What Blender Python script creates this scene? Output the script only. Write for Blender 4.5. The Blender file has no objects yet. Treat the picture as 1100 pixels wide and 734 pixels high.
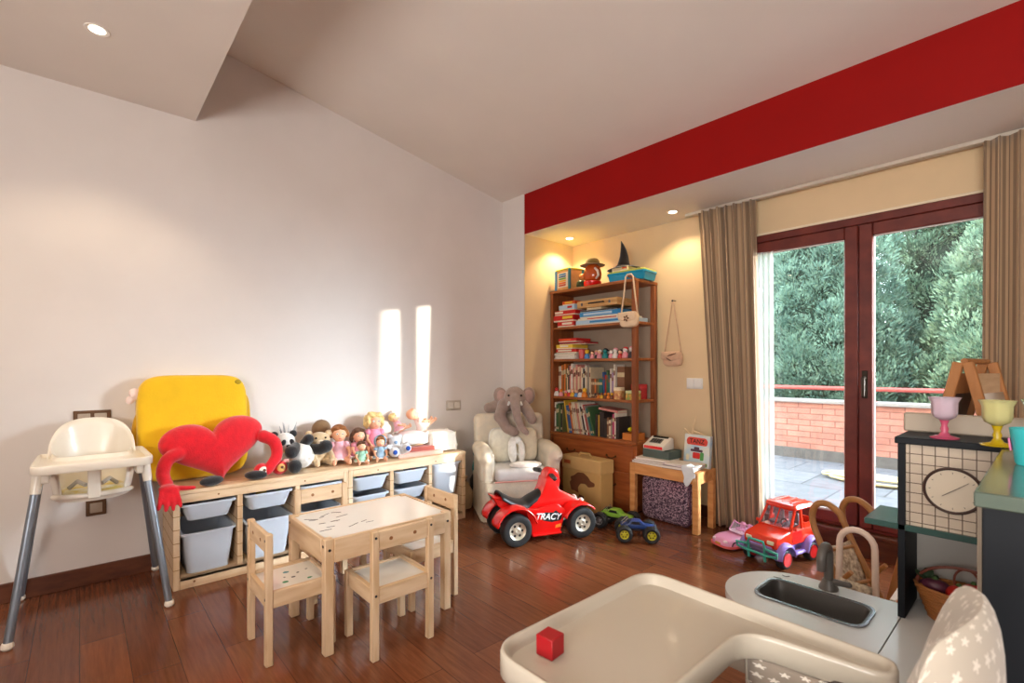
import bpy, bmesh, math, random
import numpy as np
from mathutils import Vector, Matrix, Euler
from math import pi, sin, cos, radians, sqrt, atan2
random.seed(7)
S = bpy.context.scene
COL = S.collection

# ------------------------------------------------------------------ camera
cam_data = bpy.data.cameras.new('camera')
cam = bpy.data.objects.new('camera', cam_data); COL.objects.link(cam)
cam_data.sensor_width = 36.0
cam_data.lens = 17.0
cam_data.shift_y = 0.0264
cam_data.clip_start = 0.02
cam.location = (0, 0, 1.164)
cam.rotation_euler = (radians(90), 0, radians(48.2))
cam_data.dof.use_dof = True
cam_data.dof.focus_distance = 3.0
cam_data.dof.aperture_fstop = 6.3
S.camera = cam

# ------------------------------------------------------------------ colour management
S.view_settings.view_transform = 'Standard'
S.view_settings.look = 'None'
S.view_settings.gamma = 1.0
S.view_settings.exposure = 0.5
S.view_settings.use_curve_mapping = False

# ------------------------------------------------------------------ sky and sun
W = bpy.data.worlds.new('sky'); S.world = W; W.use_nodes = True
bg = W.node_tree.nodes['Background']
bg.inputs[0].default_value = (0.80, 0.90, 1.0, 1)
bg.inputs[1].default_value = 1.0
wn, wl = W.node_tree.nodes, W.node_tree.links
wtc = wn.new('ShaderNodeTexCoord'); wdt = wn.new('ShaderNodeVectorMath'); wdt.operation = 'DOT_PRODUCT'
GLOW = Vector((0.74, 0.66, 0.22)).normalized(); wdt.inputs[1].default_value = GLOW
wl.new(wtc.outputs['Generated'], wdt.inputs[0])
wmx = wn.new('ShaderNodeMath'); wmx.operation = 'MAXIMUM'; wmx.inputs[1].default_value = 0.0; wl.new(wdt.outputs['Value'], wmx.inputs[0])
wpw = wn.new('ShaderNodeMath'); wpw.operation = 'POWER'; wpw.inputs[1].default_value = 26.0; wl.new(wmx.outputs[0], wpw.inputs[0])
SKY_BASE, SKY_GLOW = 6.0, 112.0
wma = wn.new('ShaderNodeMath'); wma.operation = 'MULTIPLY_ADD'; wma.inputs[1].default_value = SKY_GLOW; wma.inputs[2].default_value = SKY_BASE; wl.new(wpw.outputs[0], wma.inputs[0])
wl.new(wma.outputs[0], bg.inputs[1])

def add_light(name, kind, loc, direction, energy, color=(1, 1, 1), **kw):
    d = bpy.data.lights.new(name, kind); d.energy = energy; d.color = color
    for k, v in kw.items(): setattr(d, k, v)
    o = bpy.data.objects.new(name, d); COL.objects.link(o); o.location = loc
    o.rotation_euler = Vector(direction).to_track_quat('-Z', 'Y').to_euler()
    return o
add_light('sun', 'SUN', (6, 8, 3), (-1, -0.633, -0.125), 6.0, (1.0, 0.90, 0.76), angle=radians(0.8))
# daylight through the glass door (sky portal) plus an unseen fill added behind the camera, aimed up to brighten the ceiling
p_ = add_light('door_daylight', 'AREA', (-0.75, 3.78, 1.15), (0, -1, 0), 60, (0.86, 0.93, 1.0), shape='RECTANGLE', size=1.7, size_y=1.8)
p_.data.cycles.is_portal = True
add_light('ceiling_fill', 'AREA', (0.6, -1.9, 1.3), (-0.05, 0.80, 0.66), 104, (1.0, 0.96, 0.91), shape='RECTANGLE', size=2.2, size_y=1.0)

# ------------------------------------------------------------------ materials
def lin(c):
    out = []
    for v in c[:3]:
        v = v / 255.0
        out.append(v / 12.92 if v <= 0.04045 else ((v + 0.055) / 1.055) ** 2.4)
    return (out[0], out[1], out[2], 1.0)
MATS = {}
def mat(name, rgb, rough=0.5, metal=0.0, vary=0.0, vscale=8.0, bump=0.0, bscale=60.0, trans=0.0, sheen=0.0, coat=0.0, spec=0.5, stretch=None, rgb2=None, emit=0.0, sss=0.0):
    if name in MATS: return MATS[name]
    m = bpy.data.materials.new(name); m.use_nodes = True; MATS[name] = m
    nt = m.node_tree; N = nt.nodes; L = nt.links
    b = N['Principled BSDF']
    c = lin(rgb)
    b.inputs['Base Color'].default_value = c
    b.inputs['Roughness'].default_value = rough
    b.inputs['Metallic'].default_value = metal
    b.inputs['Specular IOR Level'].default_value = spec
    if trans: b.inputs['Transmission Weight'].default_value = trans
    if sheen: b.inputs['Sheen Weight'].default_value = sheen
    if coat: b.inputs['Coat Weight'].default_value = coat; b.inputs['Coat Roughness'].default_value = 0.08
    if emit: b.inputs['Emission Color'].default_value = c; b.inputs['Emission Strength'].default_value = emit
    m.diffuse_color = c
    if vary or rgb2 or bump:
        tc = N.new('ShaderNodeTexCoord'); mp = N.new('ShaderNodeMapping')
        L.new(tc.outputs['Object'], mp.inputs['Vector'])
        if stretch: mp.inputs['Scale'].default_value = stretch
    if vary or rgb2:
        nz = N.new('ShaderNodeTexNoise'); nz.inputs['Scale'].default_value = vscale; nz.inputs['Detail'].default_value = 5
        L.new(mp.outputs[0], nz.inputs['Vector'])
        mx = N.new('ShaderNodeMix'); mx.data_type = 'RGBA'
        rp = N.new('ShaderNodeMapRange'); rp.inputs[1].default_value = 0.35; rp.inputs[2].default_value = 0.65
        L.new(nz.outputs['Fac'], rp.inputs[0]); L.new(rp.outputs[0], mx.inputs['Factor'])
        if rgb2: c1, c2 = c, lin(rgb2)
        else:
            c1 = tuple(min(1, v * (1 + vary)) for v in c[:3]) + (1,); c2 = tuple(v * (1 - vary) for v in c[:3]) + (1,)
        mx.inputs['A'].default_value = c1; mx.inputs['B'].default_value = c2
        L.new(mx.outputs['Result'], b.inputs['Base Color'])
    if bump:
        n2 = N.new('ShaderNodeTexNoise'); n2.inputs['Scale'].default_value = bscale; n2.inputs['Detail'].default_value = 3
        L.new(mp.outputs[0], n2.inputs['Vector'])
        bp = N.new('ShaderNodeBump'); bp.inputs['Strength'].default_value = bump; bp.inputs['Distance'].default_value = 0.01
        L.new(n2.outputs['Fac'], bp.inputs['Height']); L.new(bp.outputs[0], b.inputs['Normal'])
    return m
def principled(m): return m.node_tree.nodes['Principled BSDF']

WHITE_PAINT = mat('white_wall_paint', (226, 219, 215), 0.85, vary=0.02, vscale=3, bump=0.03, bscale=220)
CEIL_PAINT = mat('white_ceiling_paint', (228, 220, 212), 0.9, vary=0.02, vscale=2)
BEIGE_PAINT = mat('beige_wall_paint', (226, 200, 160), 0.8, vary=0.03, vscale=3, bump=0.03, bscale=200)
RED_PAINT = mat('deep_red_paint', (150, 5, 3), 0.6, spec=0.2, vary=0.04, vscale=3, bump=0.03, bscale=200)
def pine(name, a, b_, sc): return mat(name, a, 0.5, vscale=5, rgb2=b_, stretch=sc, bump=0.04, bscale=30)
PINE_Y = pine('pale_pine_lengthwise', (230, 202, 168), (210, 176, 136), (6, 0.8, 6))
PINE_X = pine('pale_pine_crosswise', (228, 200, 166), (206, 172, 132), (0.8, 6, 6))
PINE_Z = pine('pale_pine_upright', (228, 200, 166), (208, 174, 134), (6, 6, 0.8))
OAK_Z = pine('brown_bookcase_wood_upright', (150, 84, 40), (124, 62, 26), (6, 6, 0.8))
OAK_X = pine('brown_bookcase_wood_shelf', (172, 104, 54), (140, 76, 34), (0.8, 6, 6))
ORANGE_WOOD = pine('orange_brown_drawer_wood', (168, 92, 42), (140, 70, 28), (0.8, 6, 6))
WARM_PINE = pine('honey_pine', (226, 168, 104), (206, 142, 80), (0.9, 6, 6))
FRAME_WOOD = pine('red_brown_door_wood', (116, 46, 36), (94, 34, 28), (2, 2, 2))
BASE_WOOD = pine('dark_brown_skirting_wood', (104, 56, 32), (82, 40, 22), (2, 2, 6))
WHITE_PLASTIC = mat('white_plastic', (232, 230, 226), 0.35, vary=0.01)
CREAM_PLASTIC = mat('cream_white_plastic', (240, 232, 218), 0.3, vary=0.01, coat=0.2)
BIN_PLASTIC = mat('frosted_white_bin_plastic', (194, 203, 216), 0.4, vary=0.02)
STEEL = mat('silver_painted_steel', (140, 150, 162), 0.36, metal=0.7, vary=0.03)
CHROME = mat('chrome', (220, 220, 222), 0.15, metal=1.0, vary=0.02)
BLACK_PLASTIC = mat('black_plastic', (24, 24, 26), 0.4, vary=0.05)
BLACK_RUBBER = mat('black_rubber', (30, 30, 32), 0.65, vary=0.08, bump=0.2, bscale=90)
DARK_METAL = mat('dark_bolt_metal', (70, 70, 76), 0.4, metal=0.9, vary=0.05)
RED_PLASTIC = mat('glossy_red_plastic', (226, 22, 20), 0.22, vary=0.02, coat=0.5)
PAPER = mat('paper_white', (238, 234, 226), 0.8, vary=0.03)
PAGES = mat('book_pages', (226, 214, 190), 0.9, vary=0.05, vscale=40)
SKIN = mat('doll_skin', (236, 176, 142), 0.45, vary=0.03)
def felt(name, rgb): return mat(name, rgb, 0.95, vary=0.08, vscale=30, bump=0.35, bscale=160, sheen=0.4)
def cloth(name, rgb, v=0.05): return mat(name, rgb, 0.9, vary=v, vscale=25, bump=0.2, bscale=220, sheen=0.15)
def plas(name, rgb, r=0.35): return mat(name, rgb, r, vary=0.02)

def node_mat(name):
    m = bpy.data.materials.new(name); m.use_nodes = True; MATS[name] = m
    return m, m.node_tree.nodes, m.node_tree.links, m.node_tree.nodes['Principled BSDF']

# plank floor
FLOOR_M, N, L, B = node_mat('varnished_plank_floor')
tc = N.new('ShaderNodeTexCoord'); br = N.new('ShaderNodeTexBrick')
br.inputs['Scale'].default_value = 1.0; br.inputs['Brick Width'].default_value = 1.15; br.inputs['Row Height'].default_value = 0.15
br.inputs['Mortar Size'].default_value = 0.0018; br.inputs['Mortar Smooth'].default_value = 0.2; br.offset = 0.37; br.offset_frequency = 2
br.inputs['Color1'].default_value = lin((124, 73, 46)); br.inputs['Color2'].default_value = lin((102, 58, 38)); br.inputs['Mortar'].default_value = lin((82, 46, 30))
br.inputs['Bias'].default_value = -0.1
L.new(tc.outputs['Object'], br.inputs['Vector'])
mp = N.new('ShaderNodeMapping'); mp.inputs['Scale'].default_value = (1.6, 22, 1); L.new(tc.outputs['Object'], mp.inputs['Vector'])
nz = N.new('ShaderNodeTexNoise'); nz.inputs['Scale'].default_value = 3; nz.inputs['Detail'].default_value = 8; nz.inputs['Roughness'].default_value = 0.65
L.new(mp.outputs[0], nz.inputs['Vector'])
rp = N.new('ShaderNodeMapRange'); rp.inputs[1].default_value = 0.3; rp.inputs[2].default_value = 0.7; rp.inputs[3].default_value = 0.72; rp.inputs[4].default_value = 1.25
L.new(nz.outputs['Fac'], rp.inputs[0])
mx = N.new('ShaderNodeMix'); mx.data_type = 'RGBA'; mx.blend_type = 'MULTIPLY'; mx.inputs['Factor'].default_value = 1
L.new(br.outputs['Color'], mx.inputs['A']); L.new(rp.outputs[0], mx.inputs['B']); L.new(mx.outputs['Result'], B.inputs['Base Color'])
B.inputs['Roughness'].default_value = 0.15; B.inputs['Specular IOR Level'].default_value = 0.5
bp = N.new('ShaderNodeBump'); bp.inputs['Strength'].default_value = 0.06; bp.inputs['Distance'].default_value = 0.01
L.new(nz.outputs['Fac'], bp.inputs['Height']); L.new(bp.outputs[0], B.inputs['Normal'])

def brick_mat(name, c1, c2, mortar, bw, rh, ms, vertical, bump=0.4, rough=0.85):
    m, N, L, B = node_mat(name)
    tc = N.new('ShaderNodeTexCoord'); br = N.new('ShaderNodeTexBrick')
    src = tc.outputs['Object']
    if vertical:
        sp = N.new('ShaderNodeSeparateXYZ'); cb = N.new('ShaderNodeCombineXYZ')
        L.new(src, sp.inputs[0]); ad = N.new('ShaderNodeMath'); ad.operation = 'ADD'
        L.new(sp.outputs['X'], ad.inputs[0]); L.new(sp.outputs['Y'], ad.inputs[1])
        L.new(ad.outputs[0], cb.inputs['X']); L.new(sp.outputs['Z'], cb.inputs['Y']); src = cb.outputs[0]
    L.new(src, br.inputs['Vector'])
    br.inputs['Scale'].default_value = 1; br.inputs['Brick Width'].default_value = bw; br.inputs['Row Height'].default_value = rh; br.inputs['Mortar Size'].default_value = ms
    br.inputs['Color1'].default_value = lin(c1); br.inputs['Color2'].default_value = lin(c2); br.inputs['Mortar'].default_value = lin(mortar)
    nz = N.new('ShaderNodeTexNoise'); nz.inputs['Scale'].default_value = 9; nz.inputs['Detail'].default_value = 6; L.new(tc.outputs['Object'], nz.inputs['Vector'])
    rp = N.new('ShaderNodeMapRange'); rp.inputs[1].default_value = .3; rp.inputs[2].default_value = .7; rp.inputs[3].default_value = .85; rp.inputs[4].default_value = 1.12; L.new(nz.outputs['Fac'], rp.inputs[0])
    mx = N.new('ShaderNodeMix'); mx.data_type = 'RGBA'; mx.blend_type = 'MULTIPLY'; mx.inputs['Factor'].default_value = 1
    L.new(br.outputs['Color'], mx.inputs['A']); L.new(rp.outputs[0], mx.inputs['B']); L.new(mx.outputs['Result'], B.inputs['Base Color'])
    B.inputs['Roughness'].default_value = rough
    bp = N.new('ShaderNodeBump'); bp.inputs['Strength'].default_value = bump; bp.inputs['Distance'].default_value = 0.01; bp.invert = True
    L.new(br.outputs['Fac'], bp.inputs['Height']); L.new(bp.outputs[0], B.inputs['Normal'])
    return m
BRICK = brick_mat('pink_red_brick', (194, 134, 118), (178, 120, 106), (146, 96, 86), 0.25, 0.07, 0.006, True)
STONE = brick_mat('grey_stone_paving', (116, 119, 126), (102, 105, 112), (76, 78, 84), 0.62, 0.62, 0.008, False, 0.2)
TILE_GRID = brick_mat('beige_tile_grid', (206, 190, 170), (202, 186, 166), (90, 70, 56), 0.026, 0.026, 0.0012, True, 0.05, 0.5)
for m_ in (TILE_GRID,):
    for n_ in m_.node_tree.nodes:
        if n_.type == 'TEX_BRICK': n_.offset = 0.0

# thin window glass
GLASS, N, L, B = node_mat('window_glass')
out = N['Material Output']; N.remove(B)
tr = N.new('ShaderNodeBsdfTransparent'); tr.inputs[0].default_value = (0.96, 0.98, 0.97, 1)
gl = N.new('ShaderNodeBsdfGlossy'); gl.inputs['Roughness'].default_value = 0.02
ms_ = N.new('ShaderNodeMixShader'); lw = N.new('ShaderNodeLayerWeight'); lw.inputs[0].default_value = 0.5
pw_ = N.new('ShaderNodeMath'); pw_.operation = 'POWER'; pw_.inputs[1].default_value = 4.0; L.new(lw.outputs['Facing'], pw_.inputs[0])
ma_ = N.new('ShaderNodeMath'); ma_.operation = 'MULTIPLY_ADD'; ma_.inputs[1].default_value = 0.6; ma_.inputs[2].default_value = 0.04; L.new(pw_.outputs[0], ma_.inputs[0])
L.new(ma_.outputs[0], ms_.inputs[0]); L.new(tr.outputs[0], ms_.inputs[1]); L.new(gl.outputs[0], ms_.inputs[2]); L.new(ms_.outputs[0], out.inputs[0])

def sheer_mat(name, rgb, alpha):
    m, N, L, B = node_mat(name)
    out = N['Material Output']; N.remove(B)
    tr = N.new('ShaderNodeBsdfTransparent'); df = N.new('ShaderNodeBsdfDiffuse'); df.inputs[0].default_value = lin(rgb)
    tl = N.new('ShaderNodeBsdfTranslucent'); tl.inputs[0].default_value = lin(rgb)
    a = N.new('ShaderNodeMixShader'); a.inputs[0].default_value = 0.5; L.new(df.outputs[0], a.inputs[1]); L.new(tl.outputs[0], a.inputs[2])
    b = N.new('ShaderNodeMixShader'); b.inputs[0].default_value = alpha; L.new(tr.outputs[0], b.inputs[1]); L.new(a.outputs[0], b.inputs[2]); L.new(b.outputs[0], out.inputs[0])
    return m
SHEER = sheer_mat('white_sheer_voile', (206, 210, 206), 0.42)
TOY_WINDOW = sheer_mat('clear_toy_windscreen', (206, 190, 204), 0.16)

# striped curtain
CURTAIN, N, L, B = node_mat('striped_taupe_curtain')
uv = N.new('ShaderNodeUVMap'); wv = N.new('ShaderNodeTexWave'); wv.inputs['Scale'].default_value = 14; wv.bands_direction = 'X'; wv.inputs['Distortion'].default_value = 0
L.new(uv.outputs[0], wv.inputs[0])
cr = N.new('ShaderNodeValToRGB'); cr.color_ramp.elements[0].color = lin((136, 112, 88)); cr.color_ramp.elements[1].color = lin((184, 156, 124)); cr.color_ramp.elements[0].position = .35; cr.color_ramp.elements[1].position = .65
L.new(wv.outputs['Fac'], cr.inputs[0]); L.new(cr.outputs[0], B.inputs['Base Color']); B.inputs['Roughness'].default_value = 0.8
B.inputs['Sheen Weight'].default_value = 0.2

def star_mat(name, base, star, scale, r0):
    """small five-pointed stars scattered on the cloth (UV space, metres)"""
    m, N, L, B = node_mat(name)
    uv = N.new('ShaderNodeUVMap'); vo = N.new('ShaderNodeTexVoronoi'); vo.voronoi_dimensions = '2D'; vo.inputs['Scale'].default_value = scale; vo.inputs['Randomness'].default_value = 0.55
    L.new(uv.outputs[0], vo.inputs['Vector'])
    sb = N.new('ShaderNodeVectorMath'); sb.operation = 'SUBTRACT'; L.new(uv.outputs[0], sb.inputs[0]); L.new(vo.outputs['Position'], sb.inputs[1])
    sp = N.new('ShaderNodeSeparateXYZ'); L.new(sb.outputs[0], sp.inputs[0])
    ln = N.new('ShaderNodeVectorMath'); ln.operation = 'LENGTH'; L.new(sb.outputs[0], ln.inputs[0])
    at = N.new('ShaderNodeMath'); at.operation = 'ARCTAN2'; L.new(sp.outputs[0], at.inputs[0]); L.new(sp.outputs[1], at.inputs[1])
    m5 = N.new('ShaderNodeMath'); m5.operation = 'MULTIPLY'; m5.inputs[1].default_value = 5; L.new(at.outputs[0], m5.inputs[0])
    cs = N.new('ShaderNodeMath'); cs.operation = 'COSINE'; L.new(m5.outputs[0], cs.inputs[0])
    rr = N.new('ShaderNodeMath'); rr.operation = 'MULTIPLY_ADD'; rr.inputs[1].default_value = r0 * 0.38; rr.inputs[2].default_value = r0; L.new(cs.outputs[0], rr.inputs[0])
    lt = N.new('ShaderNodeMath'); lt.operation = 'LESS_THAN'; L.new(ln.outputs['Value'], lt.inputs[0]); L.new(rr.outputs[0], lt.inputs[1])
    mx = N.new('ShaderNodeMix'); mx.data_type = 'RGBA'; mx.inputs['A'].default_value = lin(base); mx.inputs['B'].default_value = lin(star)
    L.new(lt.outputs[0], mx.inputs['Factor']); L.new(mx.outputs['Result'], B.inputs['Base Color']); B.inputs['Roughness'].default_value = 0.9; B.inputs['Sheen Weight'].default_value = 0.3
    return m
STAR_LINER = star_mat('taupe_star_cloth', (150, 138, 126), (235, 228, 218), 26, 0.007)
STAR_COVER = star_mat('pale_star_cloth', (178, 168, 154), (214, 206, 194), 34, 0.006)

# ------------------------------------------------------------------ mesh builder
def Rz(a): return Matrix.Rotation(a, 4, 'Z')
def Ry(a): return Matrix.Rotation(a, 4, 'Y')
def Rx(a): return Matrix.Rotation(a, 4, 'X')
def T(*v): return Matrix.Translation(Vector(v))
class MB:
    def __init__(s): s.v = []; s.f = []; s.m = []; s.uv = None
    def add(s, vs, fs, m=0, M=None):
        o = len(s.v)
        for p in vs:
            p = Vector(p)
            if M is not None: p = M @ p
            s.v.append(p)
        for f in fs: s.f.append([i + o for i in f]); s.m.append(m)
        return s
    def box(s, c, d, M=None, m=0, bev=0.0, seg=1):
        """box centred at c with full size d"""
        bm = bmesh.new(); bmesh.ops.create_cube(bm, size=1.0)
        for v in bm.verts: v.co = Vector((v.co.x * d[0], v.co.y * d[1], v.co.z * d[2]))
        if bev: bmesh.ops.bevel(bm, geom=list(bm.edges), offset=min(bev, min(d) * 0.49), segments=seg, profile=0.5, affect='EDGES')
        MM = T(*c) @ M if M is not None else T(*c)
        bm.verts.index_update()
        s.add([v.co.copy() for v in bm.verts], [[v.index for v in f.verts] for f in bm.faces], m, MM); bm.free(); return s
    def bx(s, x0, x1, y0, y1, z0, z1, m=0, bev=0.0, seg=1):
        return s.box(((x0 + x1) / 2, (y0 + y1) / 2, (z0 + z1) / 2), (x1 - x0, y1 - y0, z1 - z0), None, m, bev, seg)
    def bar(s, p0, p1, w, h, m=0, bev=0.0, up=(0, 0, 1)):
        """square bar from p0 to p1"""
        p0, p1 = Vector(p0), Vector(p1); d = p1 - p0; Lh = d.length; z = d.normalized(); u = Vector(up)
        if abs(z.dot(u)) > 0.95: u = Vector((1, 0, 0))
        x = u.cross(z).normalized(); y = z.cross(x)
        R = Matrix((x, y, z)).transposed().to_4x4()
        return s.box((p0 + p1) / 2, (w, h, Lh), R, m, bev)
    def tube(s, pts, r, n=10, m=0, closed=False, caps=True, M=None):
        pts = [Vector(p) for p in pts]; K = len(pts)
        rs = r if isinstance(r, (list, tuple)) else [r] * K
        vs = []; fs = []; prev = None
        for i, p in enumerate(pts):
            if closed: t = pts[(i + 1) % K] - pts[i - 1]
            else: t = pts[min(i + 1, K - 1)] - pts[max(i - 1, 0)]
            t = t.normalized() if t.length > 1e-9 else Vector((0, 0, 1))
            if prev is None:
                u = Vector((0, 0, 1)) if abs(t.z) < 0.9 else Vector((1, 0, 0)); x = u.cross(t).normalized()
            else:
                x = (prev - t * prev.dot(t)); x = x.normalized() if x.length > 1e-6 else prev
            prev = x; y = t.cross(x)
            for k in range(n):
                a = 2 * pi * k / n; vs.append(p + (x * cos(a) + y * sin(a)) * rs[i])
        for i in range(K if closed else K - 1):
            j = (i + 1) % K
            for k in range(n): fs.append([i * n + k, i * n + (k + 1) % n, j * n + (k + 1) % n, j * n + k])
        if caps and not closed:
            fs.append(list(range(n))[::-1]); fs.append([(K - 1) * n + k for k in range(n)])
        return s.add(vs, fs, m, M)
    def cyl(s, p0, p1, r0, r1=None, n=16, m=0, M=None):
        return s.tube([p0, p1], [r0, r0 if r1 is None else r1], n, m, M=M)
    def lathe(s, prof, n=20, m=0, M=None, sx=1.0, sy=1.0):
        vs = []; fs = []
        for (r, z) in prof:
            for k in range(n):
                a = 2 * pi * k / n; vs.append((r * cos(a) * sx, r * sin(a) * sy, z))
        for i in range(len(prof) - 1):
            for k in range(n): fs.append([i * n + k, i * n + (k + 1) % n, (i + 1) * n + (k + 1) % n, (i + 1) * n + k])
        if prof[0][0] > 1e-5: fs.append([k for k in range(n)][::-1])
        if prof[-1][0] > 1e-5: fs.append([(len(prof) - 1) * n + k for k in range(n)])
        return s.add(vs, fs, m, M)
    def ell(s, c, r, M=None, m=0, nu=16, nv=10, e1=1.0, e2=1.0):
        """ellipsoid / superellipsoid: exponents < 1 make it boxier"""
        def sg(v, e): return math.copysign(abs(v) ** e, v)
        vs = [(0, 0, -r[2])]; fs = []
        for i in range(1, nv):
            p = -pi / 2 + pi * i / nv
            for k in range(nu):
                a = 2 * pi * k / nu
                vs.append((r[0] * sg(cos(p), e1) * sg(cos(a), e2), r[1] * sg(cos(p), e1) * sg(sin(a), e2), r[2] * sg(sin(p), e1)))
        vs.append((0, 0, r[2])); t = len(vs) - 1
        for k in range(nu): fs.append([0, 1 + (k + 1) % nu, 1 + k]); fs.append([t, t - nu + k, t - nu + (k + 1) % nu])
        for i in range(nv - 2):
            for k in range(nu):
                a = 1 + i * nu; fs.append([a + k, a + (k + 1) % nu, a + nu + (k + 1) % nu, a + nu + k])
        MM = T(*c) @ M if M is not None else T(*c)
        return s.add(vs, fs, m, MM)
    def prism(s, poly, h0, h1, M=None, m=0, bev=0.0, seg=2):
        """polygon (x, y) extruded from z=h0 to z=h1"""
        bm = bmesh.new(); a = [bm.verts.new((p[0], p[1], h0)) for p in poly]; b = [bm.verts.new((p[0], p[1], h1)) for p in poly]; n = len(poly)
        bm.faces.new(a[::-1]); bm.faces.new(b)
        for i in range(n): bm.faces.new((a[i], a[(i + 1) % n], b[(i + 1) % n], b[i]))
        bmesh.ops.recalc_face_normals(bm, faces=bm.faces)
        if bev:
            ed = [e for e in bm.edges if len(e.link_faces) == 2 and any(len(f.verts) == n and n != 4 or abs(f.normal.z) > .9 for f in e.link_faces)]
            bmesh.ops.bevel(bm, geom=ed, offset=bev, segments=seg, profile=0.5, affect='EDGES')
        bm.verts.index_update()
        s.add([v.co.copy() for v in bm.verts], [[v.index for v in f.verts] for f in bm.faces], m, M); bm.free(); return s
    def grid(s, fn, nu, nv, m=0, M=None, wrap=False, uvfn=None):
        vs = [fn(i / nu, j / nv) for j in range(nv + 1) for i in range(nu + (0 if wrap else 1))]
        w = nu if wrap else nu + 1; fs = []
        for j in range(nv):
            for i in range(nu): fs.append([j * w + i, j * w + (i + 1) % w, (j + 1) * w + (i + 1) % w, (j + 1) * w + i])
        if uvfn:
            if s.uv is None: s.uv = {}
            for j in range(nv + 1):
                for i in range(w): s.uv[len(s.v) + j * w + i] = uvfn(i / nu, j / nv)
        return s.add(vs, fs, m, M)
    def loft(s, loops, m=0, cap0=True, cap1=True, M=None):
        n = len(loops[0]); vs = [p for l in loops for p in l]; fs = []
        for i in range(len(loops) - 1):
            for k in range(n): fs.append([i * n + k, i * n + (k + 1) % n, (i + 1) * n + (k + 1) % n, (i + 1) * n + k])
        if cap0: fs.append(list(range(n))[::-1])
        if cap1: fs.append([(len(loops) - 1) * n + k for k in range(n)])
        return s.add(vs, fs, m, M)
    def tri(s, loop, m=0):
        from mathutils.geometry import tessellate_polygon
        return s.add(loop, [list(f) for f in tessellate_polygon([[Vector(p) for p in loop]])], m)
    def mesh(s, name, mats, sharp=38):
        me = bpy.data.meshes.new(name); me.from_pydata([tuple(v) for v in s.v], [], s.f)
        for mm in (mats if isinstance(mats, (list, tuple)) else [mats]): me.materials.append(mm)
        me.polygons.foreach_set('material_index', s.m)
        me.polygons.foreach_set('use_smooth', [True] * len(s.f)); me.update()
        if s.uv:
            ul = me.uv_layers.new(name='UVMap')
            for lp in me.loops: ul.data[lp.index].uv = s.uv.get(lp.vertex_index, (0, 0))
        bm = bmesh.new(); bm.from_mesh(me); bmesh.ops.recalc_face_normals(bm, faces=bm.faces); bm.to_mesh(me); bm.free()
        if sharp: me.set_sharp_from_angle(angle=radians(sharp))
        return me
    def build(s, name, mats, parent=None, sharp=38, loc=None, rz=0, thick=0.0):
        o = bpy.data.objects.new(name, s.mesh(name, mats, sharp)); COL.objects.link(o); o.parent = parent
        if loc is not None: o.location = loc; o.rotation_euler.z = rz
        if thick:
            md = o.modifiers.new('thickness', 'SOLIDIFY'); md.thickness = thick; md.offset = 0
        return o
    def soft(s, name, mats, parent=None, voxel=0.008, it=4, loc=None, rz=0):
        """fuse overlapping closed shapes into one continuous soft body"""
        me = s.mesh('soft_source', mats, 0); o = bpy.data.objects.new('soft_source', me); COL.objects.link(o)
        md = o.modifiers.new('fuse', 'REMESH'); md.mode = 'VOXEL'; md.voxel_size = voxel; md.use_smooth_shade = True
        sm = o.modifiers.new('soften', 'SMOOTH'); sm.iterations = it; sm.factor = 0.5
        dg = bpy.context.evaluated_depsgraph_get(); me2 = bpy.data.meshes.new_from_object(o.evaluated_get(dg))
        bpy.data.objects.remove(o); bpy.data.meshes.remove(me)
        me2.name = name; me2.materials.clear()
        for mm in (mats if isinstance(mats, (list, tuple)) else [mats]): me2.materials.append(mm)
        me2.polygons.foreach_set('use_smooth', [True] * len(me2.polygons)); me2.polygons.foreach_set('material_index', [0] * len(me2.polygons))
        o = bpy.data.objects.new(name, me2); COL.objects.link(o); o.parent = parent
        if loc is not None: o.location = loc; o.rotation_euler.z = rz
        return o
    def limb(s, pts, rs, m=0, n=12):
        """tapered limb with rounded joints"""
        s.tube(pts, rs, n, m)
        for p, r in zip(pts, rs): s.ell(p, (r, r, r), None, m, n, 8)
        return s

def round_poly(pts, r, n=6):
    """rounds the corners of a closed polygon"""
    out = []; K = len(pts)
    for i in range(K):
        rr = r[i] if isinstance(r, (list, tuple)) else r
        p = Vector(pts[i]).to_2d(); a = Vector(pts[i - 1]).to_2d() - p; b = Vector(pts[(i + 1) % K]).to_2d() - p
        d = min(rr, a.length * 0.49, b.length * 0.49); p0 = p + a.normalized() * d; p1 = p + b.normalized() * d
        for k in range(n + 1):
            t = k / n; q = p0 * (1 - t) ** 2 + p * 2 * t * (1 - t) + p1 * t * t; out.append((q.x, q.y))
    return out
def rrect(w, d, r, n=5, cx=0, cy=0):
    return round_poly([(cx - w / 2, cy - d / 2), (cx + w / 2, cy - d / 2), (cx + w / 2, cy + d / 2), (cx - w / 2, cy + d / 2)], r, n)
def spline(pts, n=6):
    P = [Vector(p) for p in pts]; out = []
    for i in range(len(P) - 1):
        a, b, c, d = P[max(i - 1, 0)], P[i], P[i + 1], P[min(i + 2, len(P) - 1)]
        for k in range(n): t = k / n; out.append(.5 * ((2 * b) + (c - a) * t + (2 * a - 5 * b + 4 * c - d) * t * t + (3 * b - a - 3 * c + d) * t ** 3))
    return out + [P[-1]]
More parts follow.
